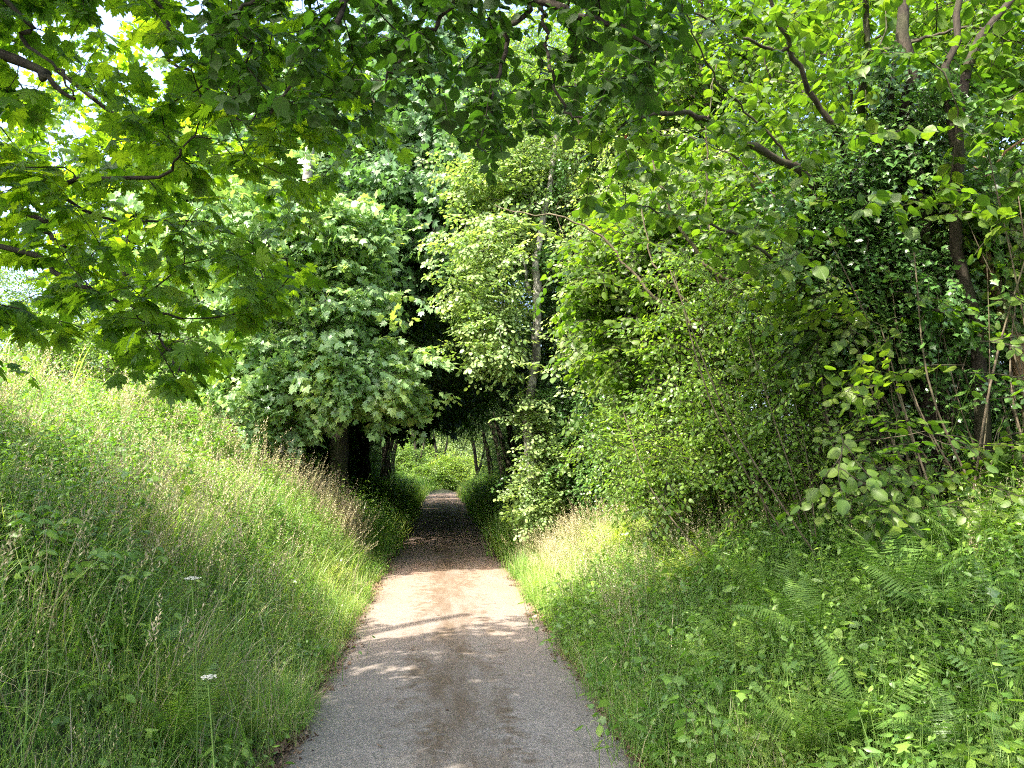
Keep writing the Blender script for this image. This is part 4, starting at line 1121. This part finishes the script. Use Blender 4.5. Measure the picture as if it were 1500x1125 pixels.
# ================================================================== TUNNEL
tun = []
for k, (y, xl, xr) in enumerate([(17.5, -3.4, 3.4), (20.5, -2.9, 3.0), (24, -3.2, 3.1), (28, -2.9, 2.9), (32.5, -3.2, 3.0), (37.5, -2.8, 3.1), (43, -3.0, 2.9), (49, -3.1, 3.2)]):
    tun.append((xl, y, 0, k)); tun.append((xr, y + .8, 1, k))
ordn = ['first', 'second', 'third', 'fourth', 'fifth', 'sixth', 'seventh', 'eighth']
for x, y, s, k in tun:
    g = float(Z(x, y)); sgn = 1 if s == 0 else -1
    H = 3.05 + .016 * y + R.uniform(-.15, .2)
    lean = sgn * R.uniform(.5, 1.0)
    trk = [([(x, y, g - .1), (x + .1 * sgn, y, g + 1.4), (x + lean * .7, y + .1, H), (x + lean * 1.7, y + .2, H + 2.4)], R.uniform(.12, .2), .06),
           ([(x + .3, y + .3, g - .1), (x + .35 - .2 * sgn, y + .4, g + 1.6), (x - .5 * sgn, y + .6, H + 1)], R.uniform(.07, .12), .05)]
    bl = [((x + sgn * 1.9, y, H + 1.1), (1.8, 2.1, .85), 1.3), ((x - sgn * .4, y + .2, H + 2.0), (2.0, 1.9, 1.4), 1), ((x + sgn * 1.2, y + .3, H + 3.6), (2.6, 2.0, 1.4), 1), ((x - sgn * 1.8, y, 2.6), (1.1, 1.6, 1.6), .9)]
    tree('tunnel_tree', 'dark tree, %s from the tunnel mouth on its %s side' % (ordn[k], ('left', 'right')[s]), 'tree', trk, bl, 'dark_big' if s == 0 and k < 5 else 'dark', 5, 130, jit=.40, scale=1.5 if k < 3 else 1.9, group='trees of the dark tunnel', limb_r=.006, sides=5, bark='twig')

for y in (19, 24.5, 30, 36, 42, 48):
    for sx, w in ((-4.7, 'left'), (4.6, 'right')):
        g = float(Z(sx, y)); k_ = [19, 24.5, 30, 36, 42, 48].index(y)
        tree('hedge_shrub', 'dark hedge shrub, %s along the %s side of the tunnel' % (ordn[k_], w), 'shrub', [([(sx, y, g - .1), (sx + .1, y, g + 1.2), (sx, y, g + 3)], .08, .04)],
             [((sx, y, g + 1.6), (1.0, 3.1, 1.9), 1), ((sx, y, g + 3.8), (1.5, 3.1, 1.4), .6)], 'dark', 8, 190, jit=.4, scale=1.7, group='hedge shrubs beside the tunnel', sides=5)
# far bright end
for px, py, d, h, lb in [(608, 700, 57, 5.2, 'distant forked tree left of the far end of the lane'), (640, 700, 60, 5.0, 'distant thin bent tree in the middle of the bright opening'), (696, 700, 52, 5.0, 'distant slim dark tree right of the far end of the lane')]:
    c = pix(px, py, d); c[2] = float(Z(c[0], c[1])) if abs(c[0]) > 1.2 else .3
    tree('distant_tree', lb, 'tree', [([c, c + np.array([.1, 0, 1.6]), c + np.array([-.9, 0, h + 2])], .16, .08), ([c + np.array([0, 0, .6]), c + np.array([.5, .1, 2.2]), c + np.array([1.2, 0, h + 1])], .10, .05)],
         [(c + np.array([-.6, 0, h + 3.0]), (1.8, 1.5, 1.2), 1)], 'small', 6, 40, jit=.5, scale=2.2, bark='twig', group='trees at the far end of the lane')
for px, py, d, r, s, lb in [(664, 700, 57.5, (1.5, 1.3, 1.4), 'bracken_far', 'bright yellow green bush where the lane bends away'), (618, 704, 56, (1.2, 1.2, .9), 'small', 'low green bush left of the bend in the lane'),
                            (575, 682, 58, (1.6, 2, 1.8), 'small', 'sunlit bush seen through the left of the tunnel end'), (650, 655, 76, (8, 4, 4.5), 'pale', 'pale sunlit trees closing the view at the far end'), (560, 655, 74, (6, 4, 5), 'small', 'distant leafy tree left beyond the tunnel end'), (730, 660, 72, (6, 4, 5), 'pale', 'distant leafy tree right beyond the tunnel end')]:
    if s == 'bracken_far':
        SR['bright'] = with_mat(SR['small'], 'bright_spray', ['bright', 'twig']); s = 'bright'
    c = pix(px, py, d); g = .2
    tree('distant_bush', lb, 'bush', [([(c[0], c[1], g), (c[0] + .1, c[1], (g + c[2]) / 2 + .1), (c[0], c[1], c[2] + .4)], .1, .05)], [(c, r, 1)], s, 8, 130 if r[0] < 4 else 520, jit=.5, scale=2.4, group='bushes at the far end of the lane')

# taller wood closing the top of the view above the tunnel
for x, y, z, r, s, lb in [(.3, 19.5, 9.4, (3.0, 2.2, 2.4), 'syc_blue', 'tall sycamore crown closing over the tunnel mouth'), (3.8, 18, 9.5, (2.6, 2.2, 3.0), 'small', 'tall tree above the ivy column behind'), (-5.0, 21, 9.5, (3.2, 2.4, 3.2), 'syc', 'tall tree behind the bluish sycamore on the left'),
                       (1.2, 24, 12.5, (4.5, 2.5, 2.6), 'small', 'highest tree crown behind the tunnel mouth'), (5.5, 24, 9, (3.5, 3, 4), 'small', 'tall tree far back on the right of the tunnel'), (-8.5, 24, 8, (3.4, 2.6, 3.6), 'dark', 'tall dark tree far back on the left of the tunnel')]:
    g = float(Z(x, y))
    bx = x + (3.2 if x > -1 else -1.0) if abs(x) < 2.5 else x
    tree('tall_tree', lb, 'tree', [([(bx, y, g - .1), (bx, y, g + 4), (x, y, z + 1)], .22, .08)], [((x, y, z), r, 1)], s, 7, 190, jit=.5, scale=1.5, group='tall trees above the tunnel')

# ================================================================== FERNS, SINGLE PLANTS
FR = [mesh('frond', frond(.62 * s, .145, 34, a, 5), ['fern']) for s, a in ((1, 1.0), (.9, 1.3), (1.1, .8), (.8, 1.5))]
fern_spots = [(1200, 905, 4.5, 'fern with upright feathery fronds high in the middle of the right bank'), (1130, 850, 5.6, 'fern at the foot of the right hedge above the verge grass'), (1185, 965, 3.7, 'fern with finely toothed fronds arching over the right bank centre'),
              (1260, 965, 3.6, 'pale tipped fern right of the finely toothed fern'), (1330, 890, 4.4, 'fern on the upper right bank below the thin poles'), (1380, 930, 4.0, 'greyish fern on the right bank near dry stalks'),
              (1290, 1060, 2.9, 'dark spreading fern low on the right bank'), (1180, 1030, 3.2, 'fern hanging towards the lane low on the right bank'), (1400, 1010, 3.2, 'fern between herbs low at the right'), (1470, 1080, 2.8, 'fern at the bottom right corner'),
              (1440, 860, 4.6, 'small fern at the right edge under the hedge'), (1090, 905, 4.8, 'fern beside the long grass of the right verge'), (1340, 1100, 2.7, 'broad fern at the bottom edge of the right bank'), (1060, 830, 6.6, 'yellowish fern at the corner of the right hedge')]
def fern(label, p, n, s, az0, side='ferns on the banks', name='fern'):
    root = thing(name, label, 'fern', p, side)
    for i in range(n):
        o = bpy.data.objects.new('frond', FR[int(R.integers(4))]); COL.objects.link(o); o.parent = root
        o.rotation_euler = (R.normal() * .18, R.normal() * .15, az0 + i * 2 * PI / n + R.normal() * .25)
        o.scale = (s * R.uniform(.8, 1.15),) * 3
for px, py, d, lb in fern_spots:
    p = pix(px, py, d); p[2] = float(Z(p[0], p[1])) + .10
    fern(lb, p, 8, R.uniform(.8, 1.05) * (.62 if d < 3.4 else 1.0), R.uniform(0, 6))
for px, py, d, lb in [(200, 880, 4.6, 'fern half hidden in the grass of the left bank'), (265, 910, 4.2, 'fern beside the white flower on the left bank')]:
    p = pix(px, py, d); p[2] = float(Z(p[0], p[1])) + .1
    fern(lb, p, 7, .8, 1.0)

# strap leaved fern at the verge corner
strap = [(0, 0), (.05, .05), (.075, .3), (.07, .6), (.05, .85), (0, 1.0)]
ST = [mesh('leaf', T(*(lambda t: (t['v'], t['f'], t['uv']))(leaf_fan(strap, .5, d, 0, .02, .5))), ['herb']) for d in (.3, .6)]
for px, py, d, lb in [(1095, 1060, 3.25, 'strap leaved plant by the verge corner'), (1135, 870, 5.2, 'strap leaved plant at the hedge foot')]:
    p = pix(px, py, d); p[2] = float(Z(p[0], p[1]))
    root = thing('strap_leaved_plant', lb, 'plant', p)
    for i in range(8):
        o = bpy.data.objects.new('leaf', ST[i % 2]); COL.objects.link(o); o.parent = root
        a = i * .8 + R.normal() * .2
        o.matrix_basis = Matrix(frame(np.zeros(3), np.array([math.cos(a) * .7, math.sin(a) * .7, 1.0]), np.array([-math.cos(a), -math.sin(a), .6]), R.uniform(.30, .42))[0].tolist())

# cow parsley heads
def umbel(label, px, py, d, size=1.0):
    top = pix(px, py, d); g = float(Z(top[0], top[1])); b = np.array([top[0] + .05, top[1] + .03, g])
    root = thing('white_umbel_flower', label, 'wildflower', b, 'white umbel flowers on the banks')
    t = tube(spline([b, (b + top) / 2 + np.array([.02, 0, 0]), top], 7) - b, .0035, 4, 0, .4); obj('stem', mesh('stem', t, ['herb']), root)
    ts = []; fl = []
    for i in range(11):
        a = i * 2.4; r = .035 * size * math.sqrt(i / 10); q = top - b + np.array([math.cos(a) * r, math.sin(a) * r, .03 - r * .2])
        ts.append(tube([top - b, q], [.001, .0008], 3, 0, .5))
        for j in range(7):
            c = q + np.array([R.normal() * .007, R.normal() * .007, .002 * R.normal()]); u = .0035
            fl.append(T([c + [-u, -u, 0], c + [u, -u, 0], c + [u, u, .001], c + [-u, u, .001]], [(0, 1, 2), (0, 2, 3)], None, R.random()))
    obj('ray', mesh('ray', joinT(ts), ['herb']), root)
    obj('flower', mesh('flower', joinT(fl), ['white']), root)
umbel('white umbel flower in the middle of the left bank', 281, 855, 3.9, .85)
umbel('small white umbel flower low on the left bank', 305, 1003, 3.0, .45)

# bramble cane arching at the verge corner, pale stalk on the right bank
b = pix(1062, 1085, 3.3); b[2] = float(Z(b[0], b[1]))
root = thing('bramble', 'bramble cane arching over at the lower right verge', 'bramble', b)
p = spline([b, pix(1040, 1045, 3.35), pix(1010, 1035, 3.3), pix(1005, 1075, 3.28)], 14)
obj('stem', mesh('stem', tube(p - b, np.linspace(.0022, .0012, 14), 4), ['twig']), root)
for i in range(3, 14):
    o = bpy.data.objects.new('leaf', bpy.data.meshes.new('x') if False else mesh('leaf', T(OH[i % 4]['v'], OH[i % 4]['f'], OH[i % 4]['uv'], .4, OH[i % 4]['m']), ['herb', 'herb'])); COL.objects.link(o); o.parent = root
    a = R.uniform(0, 6.28); m = frame(p[i] - b, np.array([math.cos(a), math.sin(a), -.3]), np.array([0, 0, 1.]) + R.normal(size=3) * .3, R.uniform(.035, .06))[0]; o.matrix_basis = Matrix(m.tolist())

# fallen leaves and twigs on the lane
FL = [mesh('fallen_leaf', T(leaf_fan(OVAL_LO, .2, -.2)['v'], leaf_fan(OVAL_LO, .2, -.2)['f'], None, r), ['litter']) for r in (.2, .6, 1.0)]
for px, py in [(470, 1063), (450, 1082), (602, 956), (690, 951), (1000 - 130, 1018), (560, 1100), (505, 1010), (760, 985), (838, 1065), (640, 905), (725, 885), (585, 880), (700, 846), (620, 862), (905, 1100), (655, 1045)]:
    t = (0.03 - CAM[2]); v = pix(px, py, 1.0) - CAM; p = CAM + v * (t / v[2]); p[2] = .06
    o = obj('fallen_leaf', FL[int(R.integers(3))]); m = frame(p, np.array([R.normal(), R.normal(), 0]), np.array([.1, .1, 1]), R.uniform(.025, .045))[0]; o.matrix_basis = Matrix(m.tolist())
    tag(o, 'small dry fallen leaf lying on the asphalt of the lane', 'leaf', 'fallen leaves on the lane')
for px, py, lb in [(690, 815, 'thin pale twig lying at the right side of the shaded lane'), (1100 - 190, 1010, 'short brown twig at the right edge of the lane')]:
    v = pix(px, py, 1.0) - CAM; p = CAM + v * ((.05 - CAM[2]) / v[2]); p[2] = .06
    o = obj('twig', mesh('twig', tube(np.array([(0, 0, 0), (.08, .03, .01), (.17, .02, .0), (.26, .07, .01)]), [.004, .004, .003, .002], 5), ['pole']), None, p)
    tag(o, lb, 'twig')
print('INSTANCES', NINST, 'OBJECTS', len(SC.objects))
